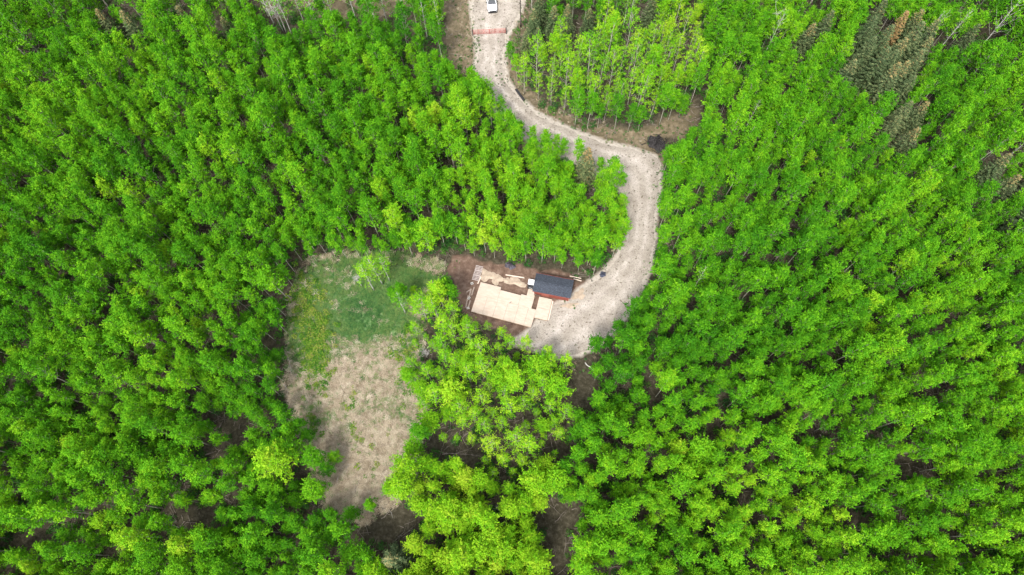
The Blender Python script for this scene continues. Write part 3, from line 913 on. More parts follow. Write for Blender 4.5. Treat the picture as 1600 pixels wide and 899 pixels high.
for i, (a, b, lab) in enumerate([
    ((728, 481), (731.5, 462), 'dark grey board left of the deck, lowest of the row'),
    ((731, 484), (735, 470), 'brown board left of the deck, closest to its lower corner'),
    ((733, 466), (736, 452), 'weathered board left of the deck, halfway up its side'),
    ((737, 462), (741, 449), 'brown board hugging the upper left side of the deck'),
    ((729, 457), (737, 452), 'short crosswise scrap board left of the deck')]):
    plank(a, b, .2, .05, M['lumber'], lab, .07 + .05 * (i % 2), group=G_PL)

plank((796, 476), (799, 473.5), .14, .08, M['lumber'], 'short dark offcut lying in the middle of the big deck', .50, name='wood_offcut')
def pallet(c, ang, label, w=1.15, d=.8):
    p = P(*c)
    r = empty('pallet', (p[0], p[1], .03), ang)
    tag(r, label, 'pallet', 'pallets stepping up beside the deck')
    for i in range(3):
        mb = MB(); mb.box(((i - 1) * w * .44, 0, .06), (.09, d, .10)); part('bearer', mb, M['lumber'], r)
    for i in range(4):
        mb = MB(); mb.box((0, (i - 1.5) * d * .29, .125), (w, .12, .024)); part('slat', mb, M['lumber_grey'], r)
pallet((748.5, 420), math.radians(-17), 'topmost of three grey pallets in a line above the deck corner')
pallet((746.3, 427.4), math.radians(-19), 'middle of three grey pallets in a line above the deck corner')
pallet((744, 435), math.radians(-16), 'lowest of three grey pallets in a line above the deck corner')

def block(c, label, s=(.42, .3, .22), rz=.3):
    p = P(*c)
    r = empty('concrete_block', (p[0], p[1], 0), rz)
    tag(r, label, 'block', 'pale blocks left of the deck')
    mb = MB()
    sx, sy, sz = s
    for x in (-sx / 2 + .03, 0, sx / 2 - .03):
        mb.box((x, 0, sz / 2), (.05, sy - .002, sz))
    mb.box((0, -sy / 2 + .025, sz / 2), (sx, .05, sz - .004)); mb.box((0, sy / 2 - .025, sz / 2), (sx, .05, sz - .004))
    part('shell', mb, M['concrete'], r)
block((737.5, 443.5), 'pale block lying just below the lowest pallet')
block((733, 466.5), 'pale block among the scrap boards left of the deck', rz=1.0)
block((731.5, 482), 'pale block by the lower left corner of the deck', rz=.1)

def heap(name, c, rx, ry, h, m, label, cat, seed, n=28):
    p = P(*c)
    r = np.random.default_rng(seed)
    V, F, tri = [[0, 0, h]], [], []
    k = 5
    for j in range(1, k + 1):
        s = j / k
        for i in range(n):
            a = i * 6.283 / n
            wob = 1 + .22 * math.sin(2 * a + seed) + .13 * math.sin(5 * a + seed) + r.normal(0, .05)
            V.append([math.cos(a) * rx * s * wob, math.sin(a) * ry * s * wob, max(.0, h * (1 - s ** 1.5) * (1 + r.normal(0, .28)) + (.01 if s < 1 else -.03))])
    F = [[1 + j * n + i, 1 + (j + 1) * n + i, 1 + (j + 1) * n + (i + 1) % n, 1 + j * n + (i + 1) % n] for j in range(k - 1) for i in range(n)]
    mb = MB(); mb.add(V, F); mb.tri = [(0, 1 + i, 1 + (i + 1) % n, 0) for i in range(n)]
    o = link(name, mb.mesh(name, m), loc=(p[0], p[1], .02))
    if label: tag(o, label, cat)
    return o
heap('tarp_heap', (797, 415.5), .75, .6, .6, M['tarp_grey'], 'crumpled dark grey tarp heap at the forest edge above the deck', 'tarp', 3)
heap('tarp_bundle', (942, 429), .62, .42, .35, M['tarp'], 'dark blue tarp bundle between the tree row and the gravel road', 'tarp', 5)

def build_burn_pile():
    p = P(1026, 225)
    r = empty('burn_pile', (p[0], p[1], 0))
    tag(r, 'round black burn pile of charred wood beside the road bend', 'burn pile')
    o = heap('ash_mound', (1026, 225), 1.35, 1.6, 1.15, M['ash'], None, None, 9, 34)
    o.parent = r; o.location = (0, 0, .01)
    rr = np.random.default_rng(4)
    for i in range(34):
        a = rr.uniform(0, 6.28); d = rr.uniform(.1, 1.95)
        c = np.array([math.cos(a) * d, math.sin(a) * d, 1.15 * max(0, 1 - (d / 1.7) ** 1.5) + .08])
        b = rr.uniform(0, 6.28); L_ = rr.uniform(.5, 1.5)
        v = np.array([math.cos(b), math.sin(b), rr.normal(0, .3)]) * L_ / 2
        mb = MB(); mb.tube([c - v, c + rr.normal(0, .05, 3), c + v], [.07, .065, .03], 6)
        part('charred_log', mb, M['char'], r)
build_burn_pile()

def build_culvert():
    A, B = P(806.5, 141), P(819, 158)
    d = B - A
    L_ = float(np.hypot(d[0], d[1]))
    r = empty('drain_pipe', ((A[0] + B[0]) / 2, (A[1] + B[1]) / 2, .16), math.atan2(d[1], d[0]))
    tag(r, 'black corrugated drain pipe lying along the road edge', 'pipe')
    n = 33
    xs = np.linspace(-L_ / 2, L_ / 2, n)
    mb = MB(); mb.tube(np.stack([xs, xs * 0, xs * 0], 1), .20 + .02 * (np.arange(n) % 2), 12, cap=False)
    mb.tube(np.stack([xs[::-1], xs * 0, xs * 0], 1), .17, 12, cap=False)
    part('pipe_wall', mb, M['black_plastic'], r)
    for s in (-1, 1):
        a = np.linspace(0, 6.283, 17)
        mb = MB(); mb.tube(np.stack([a * 0 + s * L_ / 2, np.cos(a) * .20, np.sin(a) * .20], 1), .025, 6, cap=False); part('end_collar', mb, M['black_plastic'], r)
build_culvert()

def build_gate():
    A, B = P(739, 55.5), P(791, 53.0)
    d = B - A
    L_ = float(np.hypot(d[0], d[1]))
    r = empty('farm_gate', (A[0], A[1], 0), math.atan2(d[1], d[0]))
    tag(r, 'red metal farm gate closed across the gravel road', 'gate')
    for x in (0, L_):
        mb = MB(); mb.tube([[x, 0, -.1], [x, 0, 1.5], [x, 0, 1.62]], [.10, .10, .05], 8); part('gate_post', mb, M['post'], r)
    for k, (x0, x1) in enumerate(((.14, L_ / 2 - .03), (L_ / 2 + .03, L_ - .14))):
        mb = MB()
        mb.tube([[x0, 0, .25], [x0, 0, 1.35]], .032, 6)
        leaf = part('gate_leaf', mb, M['gate_red'], r)
        for z in (.28, .48, .68, .90, 1.12, 1.33):
            mb = MB(); mb.tube([[x0, 0, z], [x1, 0, z]], .024, 6, cap=False); part('rail', mb, M['gate_red'], leaf)
        for t in (.33, .66, 1.0):
            xx = x0 + (x1 - x0) * t
            mb = MB(); mb.box((xx, 0, .80), (.05, .02, 1.1)); part('upright', mb, M['gate_red'], leaf)
    mb = MB()
    mb.tube([[L_ / 2 - .06, .05, 1.1], [L_ / 2, .10, 1.0], [L_ / 2 + .06, .05, 1.1]], .015, 5); part('chain', mb, M['post'], r)
build_gate()

def build_pole():
    p = P(813.5, 42)
    r = empty('wooden_pole', (p[0], p[1], 0))
    tag(r, 'dark bare wooden pole standing right of the road beyond the gate', 'pole')
    mb = MB(); z = np.linspace(0, 8.5, 8)
    mb.tube(np.stack([.03 * np.sin(z), .02 * np.cos(z), z], 1), .13 - .006 * z, 10); part('shaft', mb, M['post'], r, True)
    mb = MB(); mb.tube([[0, 0, 8.42], [0, 0, 8.56]], .10, 10); part('cap', mb, M['dead_bark'], r)
    for k in range(3):
        mb = MB(); mb.tube([[.1, 0, 6.2 + .5 * k], [.26, 0, 6.2 + .5 * k]], .015, 5); part('step', mb, M['dead_bark'], r)
build_pole()

def build_car():
    f = P(768, 21.5)
    r = empty('parked_car', (f[0] + .12, f[1] + 2.25, 0), math.radians(3))
    tag(r, 'white car facing the closed red gate at the top of the road', 'car')
    paint = noise_mat('white_car_paint', (.78, .79, .80), (.82, .82, .83), 1, .25, spec=.6)
    glass, nt, b = mat('car_glass'); b.inputs['Base Color'].default_value = (.012, .016, .022, 1); b.inputs['Roughness'].default_value = .05; b.inputs['Specular IOR Level'].default_value = .9
    lamp, nt, b = mat('headlight_lens'); b.inputs['Base Color'].default_value = (.5, .52, .55, 1); b.inputs['Roughness'].default_value = .1
    rub = M['black_plastic']
    rim = noise_mat('alloy_rim', (.4, .4, .42), (.55, .55, .57), 3, .3, metallic=.8)
    # body loft: sections along y (front is -y)
    S = [(-2.25, .60, .38, .62), (-2.15, .78, .28, .74), (-1.85, .86, .22, .84), (-1.2, .91, .20, .94), (-.6, .92, .20, 1.00), (.4, .92, .20, 1.02), (1.3, .92, .21, 1.04), (1.9, .88, .25, 1.03), (2.15, .80, .32, .98), (2.25, .66, .42, .88)]
    V, n = [], 12
    for y, w, z0, z1 in S:
        for px, pz in ((-.72, 0), (-.95, .08), (-1, .30), (-1, .62), (-.95, .86), (-.78, .98), (0, 1.02), (.78, .98), (.95, .86), (1, .62), (1, .30), (.95, .08)):
            V.append([px * w, y, z0 + pz * (z1 - z0)])
    F = [[i * n + j, i * n + (j + 1) % n, (i + 1) * n + (j + 1) % n, (i + 1) * n + j] for i in range(len(S) - 1) for j in range(n)]
    mb = MB(); mb.add(V, F)
    for base, sg in ((0, 1), ((len(S) - 1) * n, -1)):
        c = np.mean(V[base:base + n], axis=0); b0 = mb.n
        mb.add([c], np.zeros((0, 4), int))
        mb.tri = getattr(mb, 'tri', []) + [((b0, base + (j + 1) % n, base + j, 0) if sg > 0 else (b0, base + j, base + (j + 1) % n, 0)) for j in range(n)]
    body = part('body', mb, paint, r, True)
    # cabin
    lo = [(-.80, .78, .98), (-.05, .80, 1.0), (1.2, .80, 1.02), (2.0, .72, 1.0)]
    zr = 1.46
    base = [(-.85, -1.10), (.85, -1.10), (.84, 2.0), (-.84, 2.0)]
    top = [(-.62, -.22), (.62, -.22), (.60, 1.35), (-.60, 1.35)]
    mid = [(-.58, -.1), (.58, -.1), (.55, 1.25), (-.55, 1.25)]
    V = [[x, y, .97] for x, y in base] + [[x, y, zr] for x, y in top] + [[x, y, zr + .05] for x, y in mid]
    F = [[0, 1, 5, 4], [1, 2, 6, 5], [2, 3, 7, 6], [3, 0, 4, 7], [4, 5, 9, 8], [5, 6, 10, 9], [6, 7, 11, 10], [7, 4, 8, 11], [8, 9, 10, 11]]
    mb = MB(); mb.add(V, F); part('cabin', mb, paint, r)
    def pane(nm, a, b_, c, d, ins=.09, off=.006):
        q = np.array([V[a], V[b_], V[c], V[d]], float)
        ctr = q.mean(0); q = ctr + (q - ctr) * (1 - ins)
        nn = unit(np.cross(q[1] - q[0], q[3] - q[0]))
        if nn @ (ctr - np.array([0, .6, 1.1])) < 0: nn = -nn
        mb = MB(); mb.add(np.concatenate([q + nn * off, q + nn * .002]), [[0, 1, 2, 3], [0, 4, 5, 1], [1, 5, 6, 2], [2, 6, 7, 3], [3, 7, 4, 0]]); part(nm, mb, glass, r)
    pane('windshield', 0, 1, 5, 4); pane('rear_window', 2, 3, 7, 6, .12); pane('side_window', 1, 2, 6, 5, .14); pane('side_window', 3, 0, 4, 7, .14)
    for sx in (-1, 1):
        mb = MB(); mb.box((sx * .60, -2.17, .63), (.34, .14, .13), rot=rz2(sx * .35)); part('headlight', mb, lamp, r)
        mb = MB(); mb.box((sx * 1.0, -.55, 1.03), (.20, .12, .14)); part('mirror', mb, rub, r)
        for y in (-1.4, 1.4):
            a = np.linspace(-.11, .11, 5)
            mb = MB(); mb.tube(np.stack([sx * .84 + a, a * 0 + y, a * 0 + .33], 1), [.29, .33, .335, .33, .29], 18); w = part('wheel', mb, rub, r)
            mb = MB(); mb.tube([[sx * .95, y, .33], [sx * .965, y, .33]], .20, 14); part('rim', mb, rim, w)
    mb = MB(); mb.box((0, -2.27, .53), (1.15, .07, .22)); part('grille', mb, rub, r)
    mb = MB(); mb.box((0, -2.24, .33), (1.62, .24, .20)); part('bumper', mb, rub, r)  # dark plastic grille and bumper, enlarged so their black also paints in front shadow
build_car()

# ------------------------------------------------------------------ special trees (each read off the photograph)
def zrnd(a, b): return random.uniform(a, b)
occupied = []
def place_tree(kind, var, xy, label, cat, name, group, scale=1.0, rz=None, tint=.5, z=-.08, zscale=1.0, parts=('trunk', 'crown')):
    k = KIND[kind][var]
    r = empty(name, (xy[0], xy[1], z), zrnd(0, 6.28) if rz is None else rz)
    r.scale = (scale, scale, scale * zscale)
    tag(r, label, cat, group)
    r['tint'] = tint
    t = link(parts[0], k['trunk'], r)
    c = link(parts[1], k['crown'], r)
    c['tint'] = tint
    t['tint'] = tint
    return r

_ONE = 'zero one two three four five six seven eight nine ten eleven twelve thirteen fourteen fifteen sixteen seventeen eighteen nineteen'.split()
_TEN = '- - twenty thirty forty fifty sixty seventy eighty ninety'.split()
def spell(n):
    n = max(0, min(99, int(n)))
    return _ONE[n] if n < 20 else _TEN[n // 10] + ('' if n % 10 == 0 else '-' + _ONE[n % 10])
def where(px, py):
    return f'{spell(round(px / 16))} percent across, {spell(round(py / 8.99))} down the photo'

SPR = [((1243, 93), 0, .9), ((1268, 78), 1, .9), ((1298, 154), 0, 1.0), ((1330, 88), 3, 1.0), ((1346, 62), 1, .9), ((1328, 118), 3, 1.0), ((1344, 140), 1, 1.0),
       ((1360, 162), 0, 1.05), ((1378, 152), 2, 1.0), ((1396, 140), 1, .95), ((1412, 116), 2, 1.0), ((1420, 94), 0, 1.0), ((1392, 106), 1, 1.05),
       ((1376, 80), 4, 1.0), ((1402, 72), 2, .95), ((1372, 122), 0, 1.0), ((1352, 104), 3, 1.05), ((1390, 170), 3, .9), ((1362, 135), 3, .95),
       ((1384, 208), 3, .9), ((1412, 204), 2, .85), ((1396, 246), 2, .9), ((1372, 224), 3, .8), ((1522, 290), 0, .95), ((1542, 316), 2, .9), ((1586, 316), 3, .9), ((1568, 366), 1, 1.05), ((1592, 350), 3, .9),
       ((1486, 92), 1, .8), ((912, 284), 0, 1.0), ((626, 876), 2, 1.05), ((231, 76), 0, .95), ((188, 64), 0, .8), ((305, 56), 2, .8), ((368, 66), 2, .7), ((8, 74), 1, 1.0),
       ((834, 64), 0, .78), ((864, 60), 2, .85), ((884, 58), 0, .8), ((917, 56), 2, .72), ((842, 38), 1, .75), ((822, 84), 3, .6), ((1010, 46), 1, .8), ((840, 82), 1, .6)]
for (px, py), v, s in SPR:
    g = P(px, py)
    h = KIND['spruce'][v]['h'] * s
    c = proj([[g[0], g[1], h * .5]])[0]
    look = {0: 'grey-green spruce with tan cone-laden top', 1: 'full grey-green spruce', 2: 'grey-green spruce heavy with brown cones', 3: 'dark plain green spruce', 4: 'rust-brown dying spruce'}[v]
    place_tree('spruce', v, g, f'{look}, {where(*c)}', 'spruce', 'spruce_tree', 'spruces among the aspens', s, tint=.66 if px == 912 else zrnd(.42, .62))
    occupied.append((g[0], g[1], 3.0 * s))
    _d = g[:2] / np.linalg.norm(g[:2])
    if py < 420: occupied.append((g[0] - 2.6 * _d[0], g[1] - 2.6 * _d[1], 3.4))

BIR = [((585, 454), 1, .85, 'thin pale birch at the top of the grassy clearing, lowest trunk of its cluster'),
       ((598, 445), 0, .85, 'white birch at the top of the grassy clearing, middle trunk of its cluster'),
       ((609, 439), 1, .80, 'white birch at the top of the clearing, rightmost trunk of its cluster'),
       ((634, 490), 1, .75, 'slim birch leaning over the right rim of the green clearing'),
       ((457, 56), 0, 1.0, None), ((499, 46), 2, .95, None), ((557, 32), 2, .95, None), ((635, 42), 0, .9, None), ((668, 62), 1, .9, None),
       ((1525, 82), 2, 1.05, None), ((1462, 84), 0, .85, None), ((1440, 72), 1, .8, None), ((1430, 78), 1, .85, None), ((1193, 88), 0, .9, None),
       ((430, 42), 1, .9, None), ((476, 38), 0, .85, None), ((524, 38), 1, .95, None), ((586, 34), 0, .9, None), ((606, 38), 1, .85, None), ((688, 58), 1, .85, None), ((974, 42), 1, .8, None), ((982, 44), 1, .85, None), ((1568, 252), 1, .7, None), ((1165, 200), 1, .7, None), ((1082, 455), 1, .8, None)]
for (px, py), v, s, lab in BIR:
    g = P(px, py)
    c = proj([[g[0], g[1], KIND['birch'][v]['h'] * s * .6]])[0]
    place_tree('birch', v, g, lab or f'birch with pale white trunk and airy crown, {where(*c)}', 'birch', 'birch_tree', 'white-trunked birches', s, tint=zrnd(.5, .7))
    occupied.append((g[0], g[1], 1.6))
    _d = g[:2] / np.linalg.norm(g[:2])
    if py < 260: occupied.append((g[0] - 2.4 * _d[0], g[1] - 2.4 * _d[1], 3.0))
ROUND = [((425, 722), 3, 1.25, .80, 'large round yellow-green aspen standing out left of the lower clearing'),
         ((523, 713), 2, .55, .62, 'small round bright aspen alone on the dry grass of the lower clearing'),
         ((487, 764), 0, .95, .50, 'round aspen beside the bare patch at the lower left of the clearing'),
         ((661, 362), 1, 1.15, .62, 'tall light green aspen rising above the forest over the brown yard'),
         ((838, 755), 3, 1.1, .74, 'broad lime aspen above the bottom dirt gap'),
         ((640, 585), 0, .75, .55, 'low round aspen on the right rim of the clearing, halfway down'),
         ((648, 700), 0, .8, .52, 'round aspen on the right rim of the lower clearing'),
         ((455, 700), 1, .95, .48, 'round mid green aspen right beside the large yellow-green one')]
for (px, py), v, s, t, lab in ROUND:
    g = P(px, py, KIND['round_aspen'][v]['h'] * s * .7)
    place_tree('round_aspen', v, g[:2], lab, 'aspen', 'aspen_tree', 'aspens largest in view', s, tint=t)
    occupied.append((g[0], g[1], 2.6 * s))
DEAD = [((449, 54), 2, .95), ((444, 52), 0, .85), ((1194, 70), 2, .9), ((1546, 240), 1, .8), ((1042, 34), 2, .8), ((652, 600), 1, .55), ((778, 795), 1, .35), ((566, 448), 1, .6), ((512, 22), 0, .9), ((395, 30), 0, .8), ((668, 560), 0, .5)]
for (px, py), v, s in DEAD:
    g = P(px, py)
    c = proj([[g[0], g[1], KIND['dead_tree'][v]['h'] * s * .7]])[0]
    place_tree('dead_tree', v, g, f'bare grey dead tree, {where(*c)}', 'dead tree', 'dead_tree', 'bare dead trees', s, parts=('trunk', 'branches'))
    occupied.append((g[0], g[1], .8))

# ------------------------------------------------------------------ aspen forest
def plant():
    T = []
    grid = {}
    for x, y, r in occupied:
        grid.setdefault((int(x // 3), int(y // 3)), []).append((x, y, r))
    n = 90000
    X = rng.uniform(-118, 118, n); Y = rng.uniform(-22, 122, n)
    q = proj(np.stack([X, Y, np.zeros(n)], 1))
    ok = (q[:, 0] > -190) & (q[:, 0] < 1790) & (q[:, 1] > -90) & (q[:, 1] < 1040)
    for p in OPEN:
        ok &= ~inpoly(q, p)
    road_poly = [a for a, b in ROAD] + [b for a, b in reversed(ROAD)]
    ok &= sdist(q, road_poly) < -6
    ok &= ~inpoly(q, YARD)
    X, Y, q = X[ok], Y[ok], q[ok]
    n = len(X)
    nz1 = fnoise(X, Y, 22, 11); nz2 = fnoise(X, Y, 7, 13); nz3 = fnoise(X, Y, 12, 17)
    pale, clump, lush, bend = inpoly(q, PALE), inpoly(q, CLUMP), inpoly(q, LUSH), inpoly(q, BEND)
    dopen = np.max([sdist(q, p) for p in OPEN[:2]], axis=0)
    u = rng.random((n, 8))
    kinds, vs, sc, zs, tn, sp = [], [], [], [], [], []
    for i in range(n):
        px, py = q[i]
        t = .385 + .42 * (nz1[i] - .5) + .26 * (nz2[i] - .5)
        s, zsc = .64 + .52 * u[i, 0] ** 1.4, .95 + .25 * u[i, 1]
        k, d = 'aspen', (1.52 + .50 * u[i, 2]) * (.25 + .78 * s) + 1.0 * max(0, nz3[i] - .58)
        if pale[i]:
            k = 'pale_aspen' if u[i, 3] < .85 else 'aspen'; t += .34; d = 1.75 + .5 * u[i, 2]
        elif clump[i]:
            k = 'pale_aspen' if u[i, 3] < .82 else ('round_aspen' if u[i, 3] < .9 else 'aspen'); t += .36; d = 1.42 + .5 * u[i, 2]; s *= (1.08 if u[i, 5] < .7 else .6); zsc *= .80
        elif lush[i]:
            k = 'round_aspen' if u[i, 3] < .8 else 'aspen'; t += .26; d = 1.55 + .4 * u[i, 2]; s *= 1.0
        elif py < 40:
            k = 'tall_aspen' if u[i, 3] < .75 else 'aspen'; d = 3.2 + .8 * u[i, 2]; t += .06
        elif px < 640 and py > 560:
            k = 'round_aspen' if u[i, 3] < .35 else 'aspen'; t += .03; s *= .95
            if k == 'round_aspen': s *= .8
        elif bend[i] and py > 200:
            t += .16
        if py > 520 and px > 880: t += .10 * min(1, (py - 520) / 150)
        if u[i, 4] < .035: t += .22
        if u[i, 5] < .10 and k == 'aspen': k = 'round_aspen'; s *= .95
        if px < 150 and py < 110 or (px > 1500 and py < 120): k = 'tall_aspen'; d = 2.9
        kinds.append(k); vs.append(int(u[i, 6] * len(KIND[k]))); sc.append(s); zs.append(zsc); tn.append(min(1, max(0, t + .08 * (u[i, 7] - .5)))); sp.append(d)
    # crowns must not cover what the photograph shows open
    hh = np.array([KIND[k][v]['h'] * s * z for k, v, s, z in zip(kinds, vs, sc, zs)])
    cr = np.array([KIND[k][v]['cr'] * s for k, v, s in zip(kinds, vs, sc)])
    bad = np.zeros(n, bool)
    for fz in (.5, .72, .92):
        for dx, dy in ((0, 0), (.6, 0), (-.6, 0), (0, .6), (0, -.6)):
            w = 1.0 if fz < .9 else .6
            qq = proj(np.stack([X + dx * cr * w, Y + dy * cr * w, hh * fz], 1))
            for p in OPEN:
                bad |= inpoly(qq, p)
    # never over the deck, the shed, the burn pile or the car
    for i in np.nonzero(~bad)[0]:
        x, y, r = X[i], Y[i], sp[i]
        gx, gy = int(x // 3), int(y // 3)
        hit = False
        for a in (-2, -1, 0, 1, 2):
            for b in (-2, -1, 0, 1, 2):
                for (x2, y2, r2) in grid.get((gx + a, gy + b), ()):
                    rr = (r + r2) * .5
                    if (x - x2) ** 2 + (y - y2) ** 2 < rr * rr:
                        hit = True; break
                if hit: break
            if hit: break
        if hit: continue
        grid.setdefault((gx, gy), []).append((x, y, r))
        T.append(dict(x=x, y=y, kind=kinds[i], v=vs[i], s=sc[i], zs=zs[i], t=tn[i], rz=rng.uniform(0, 6.28), h=hh[i], cr=cr[i], q=q[i], edge=dopen[i]))
    return T
TREES = plant()

def stand(px, py, q, edge):
    if inpoly([q], PALE)[0]: return 'above the road bend'
    if inpoly([q], CLUMP)[0]: return 'in the clump below the deck'
    if inpoly([q], LUSH)[0]: return 'right of the lower clearing'
    if px < 640 and edge > -45 and py > 400: return "along the grassy clearing's edge"
    if inpoly([q], BEND)[0]: return 'inside the road bend'
    if edge > -45 and px > 900: return 'beside the gravel road'
    if px < 640 and py > 780: return 'below the grassy clearing'
    if px < 640: return 'left of the grassy clearing'
    if px > 880 and py > 500: return 'right of the dirt strip'
    return 'in the upper forest'

cc = proj([[t['x'], t['y'], t['h'] * .75] for t in TREES])
for t, c in zip(TREES, cc):
    t['c'] = c
    dist = math.sqrt(t['x'] ** 2 + t['y'] ** 2 + (CAM_H - t['h'] * .75) ** 2)
    inside = 8 < c[0] < 1592 and 6 < c[1] < 893
    t['score'] = (FPX * t['cr'] / dist * (1.35 if t['edge'] > -30 else 1.0)) if inside else 0
seen = set()
chosen = []
for t in sorted(TREES, key=lambda t: -t['score']):
    if len(chosen) >= 292 or t['score'] <= 0: break
    tone = 'yellow-green' if t['t'] > .68 else ('light green' if t['t'] > .5 else ('mid green' if t['t'] > .33 else 'deep green'))
    size = 'broad' if t['cr'] > 1.75 else 'slim'
    key = (round(t['c'][0] / 16), round(t['c'][1] / 8.99))
    if key in seen: continue
    seen.add(key)
    t['label'] = f"{size} {tone} aspen {stand(*t['c'], t['q'], t['edge'])}, {spell(key[0])} percent across, {spell(key[1])} down"
    chosen.append(t)
ids = {id(t) for t in chosen}
for t in chosen:
    place_tree(t['kind'], t['v'], (t['x'], t['y']), t['label'], 'aspen', 'aspen_tree', 'aspens largest in view', t['s'], t['rz'], t['t'], zscale=t['zs'])
REST = [t for t in TREES if id(t) not in ids]

# ------------------------------------------------------------------ uncountable growth: one object each, scattered by geometry nodes
def scatter(name, pts, idx, rot, scl, tint, meshes, label=None):
    pc = bpy.data.collections.new(name + '_sources')          # not linked to the scene: only a source of shapes
    for i, me in enumerate(meshes):
        pc.objects.link(bpy.data.objects.new(f'{name}_source_{i:02d}', me))
    me = bpy.data.meshes.new(name)
    me.from_pydata(np.asarray(pts, float).tolist(), [], [])
    for nm, typ, d, prop in (('idx', 'INT', np.asarray(idx, np.int32), 'value'), ('rot', 'FLOAT_VECTOR', np.asarray(rot, np.float32).ravel(), 'vector'),
                             ('scl', 'FLOAT_VECTOR', np.asarray(scl, np.float32).ravel(), 'vector'), ('tint', 'FLOAT', np.asarray(tint, np.float32), 'value')):
        a = me.attributes.new(nm, typ, 'POINT')
        a.data.foreach_set(prop, d)
    o = link(name, me)
    tag(o, label, None, None, 'stuff')
    ng = bpy.data.node_groups.new(name + '_nodes', 'GeometryNodeTree')
    ng.interface.new_socket('Geometry', in_out='INPUT', socket_type='NodeSocketGeometry')
    ng.interface.new_socket('Geometry', in_out='OUTPUT', socket_type='NodeSocketGeometry')
    nn, L = ng.nodes, ng.links.new
    gi, go = nn.new('NodeGroupInput'), nn.new('NodeGroupOutput')
    ci = nn.new('GeometryNodeCollectionInfo')
    ci.inputs['Collection'].default_value = pc
    ci.inputs['Separate Children'].default_value = True
    ci.inputs['Reset Children'].default_value = True
    ip = nn.new('GeometryNodeInstanceOnPoints')
    ip.inputs['Pick Instance'].default_value = True
    def na(nm, typ):
        n = nn.new('GeometryNodeInputNamedAttribute'); n.data_type = typ; n.inputs['Name'].default_value = nm
        return n.outputs['Attribute']
    L(gi.outputs[0], ip.inputs['Points']); L(ci.outputs[0], ip.inputs['Instance'])
    L(na('idx', 'INT'), ip.inputs['Instance Index']); L(na('rot', 'FLOAT_VECTOR'), ip.inputs['Rotation']); L(na('scl', 'FLOAT_VECTOR'), ip.inputs['Scale'])
    L(ip.outputs[0], go.inputs[0])
    md = o.modifiers.new('scatter', 'NODES'); md.node_group = ng
    return o

ALLK = ['aspen', 'pale_aspen', 'round_aspen', 'tall_aspen']
src, off = [], {}
for k in ALLK:
    off[k] = len(src)
    for v in KIND[k]:
        src.append(joined(v['tk'], v['cw'], k + '_joined', v['bark'], v['leaf']))
scatter('aspen_forest', [(t['x'], t['y'], -.08) for t in REST], [off[t['kind']] + t['v'] for t in REST],
        [(0, 0, t['rz']) for t in REST], [(t['s'], t['s'], t['s'] * t['zs']) for t in REST], [t['t'] for t in REST], src,
        'dense young aspen forest filling the view around the clearing and road')

def field(n, test, zone=(-118, 118, -22, 122)):
    X = rng.uniform(zone[0], zone[1], n); Y = rng.uniform(zone[2], zone[3], n)
    q = proj(np.stack([X, Y, np.zeros(n)], 1))
    k = test(X, Y, q)
    return X[k], Y[k], q[k]

road_poly = [a for a, b in ROAD] + [b for a, b in reversed(ROAD)]
def scat_simple(name, X, Y, tint, meshes, s0, s1, label, z=0.0):
    n = len(X)
    s = rng.uniform(s0, s1, n)
    scatter(name, np.stack([X, Y, np.full(n, z)], 1), rng.integers(0, len(meshes), n), np.stack([rng.normal(0, .08, n), rng.normal(0, .08, n), rng.uniform(0, 6.28, n)], 1),
            np.stack([s, s, s], 1), tint, meshes, label)

# undergrowth on the forest floor
X, Y, q = field(22000, lambda X, Y, q: (q[:, 0] > -100) & (q[:, 0] < 1700) & (q[:, 1] > -60) & (q[:, 1] < 980) & (sdist(q, road_poly) < -8) & ~inpoly(q, YARD) & ~inpoly(q, GRASS)
                & (fnoise(X, Y, 5, 31) > .36) & np.all([~inpoly(q, p) for p in OPEN[1:]], axis=0) & (rng.random(len(X)) < .75))
shr = [make_shrub(800 + i, h, r0, n).mesh('undergrowth_bush', [M['weed'], M['twig']]) for i, (h, r0, n) in enumerate([(1.0, .6, 110), (1.4, .7, 140), (.7, .5, 80)])]
scat_simple('forest_undergrowth', X, Y, rng.uniform(.05, .5, len(X)), shr, .6, 1.5, 'low green undergrowth on the forest floor', -.1)
# twigs on the floor
X, Y, q = field(5200, lambda X, Y, q: (q[:, 0] > -60) & (q[:, 0] < 1660) & (q[:, 1] > -40) & (q[:, 1] < 950) & (sdist(q, road_poly) < -6) & (sdist(q, GRASS) < 12) & ~inpoly(q, YARD))
scat_simple('fallen_twigs', X, Y, rng.uniform(0, 1, len(X)), [make_sticks(850 + i).mesh('twig_litter', M['twig']) for i in range(4)], .7, 1.5, 'grey fallen twigs on the forest floor')
# clearing: dry grass and green grass
def gz(q): return sdist(q, GRASS)
def greenness(q, X, Y):
    qx = q[:, 0] + (fnoise(X, Y, 3, 5) - .5) * 34; qy = q[:, 1] + (fnoise(X, Y, 3, 9) - .5) * 34
    b = lambda cx, cy, rx, ry: np.exp(-(((qx - cx) / rx) ** 2 + ((qy - cy) / ry) ** 2))
    return np.clip(1.4 * b(545, 445, 85, 55) + 1.2 * b(585, 490, 70, 45) + .8 * b(490, 520, 28, 90) + .6 * b(650, 420, 50, 30) + .35 * b(640, 560, 30, 80), 0, 1)
CZ = (-40, 0, 5, 48)
X, Y, q = field(26000, lambda X, Y, q: (gz(q) > -6 + 10 * (fnoise(X, Y, 2, 3) - .5)) & ~inpoly(q, YARD), CZ)
gr = greenness(q, X, Y)
isg = rng.random(len(X)) < gr * .88 + .9 * np.clip(fnoise(X, Y, 4, 51) - .42, 0, 1) + .05
tuf_d = [make_tuft(900 + i, .26, .32, 26, .016, 1.1).mesh('dry_tuft', M['grass_dry']) for i in range(4)]
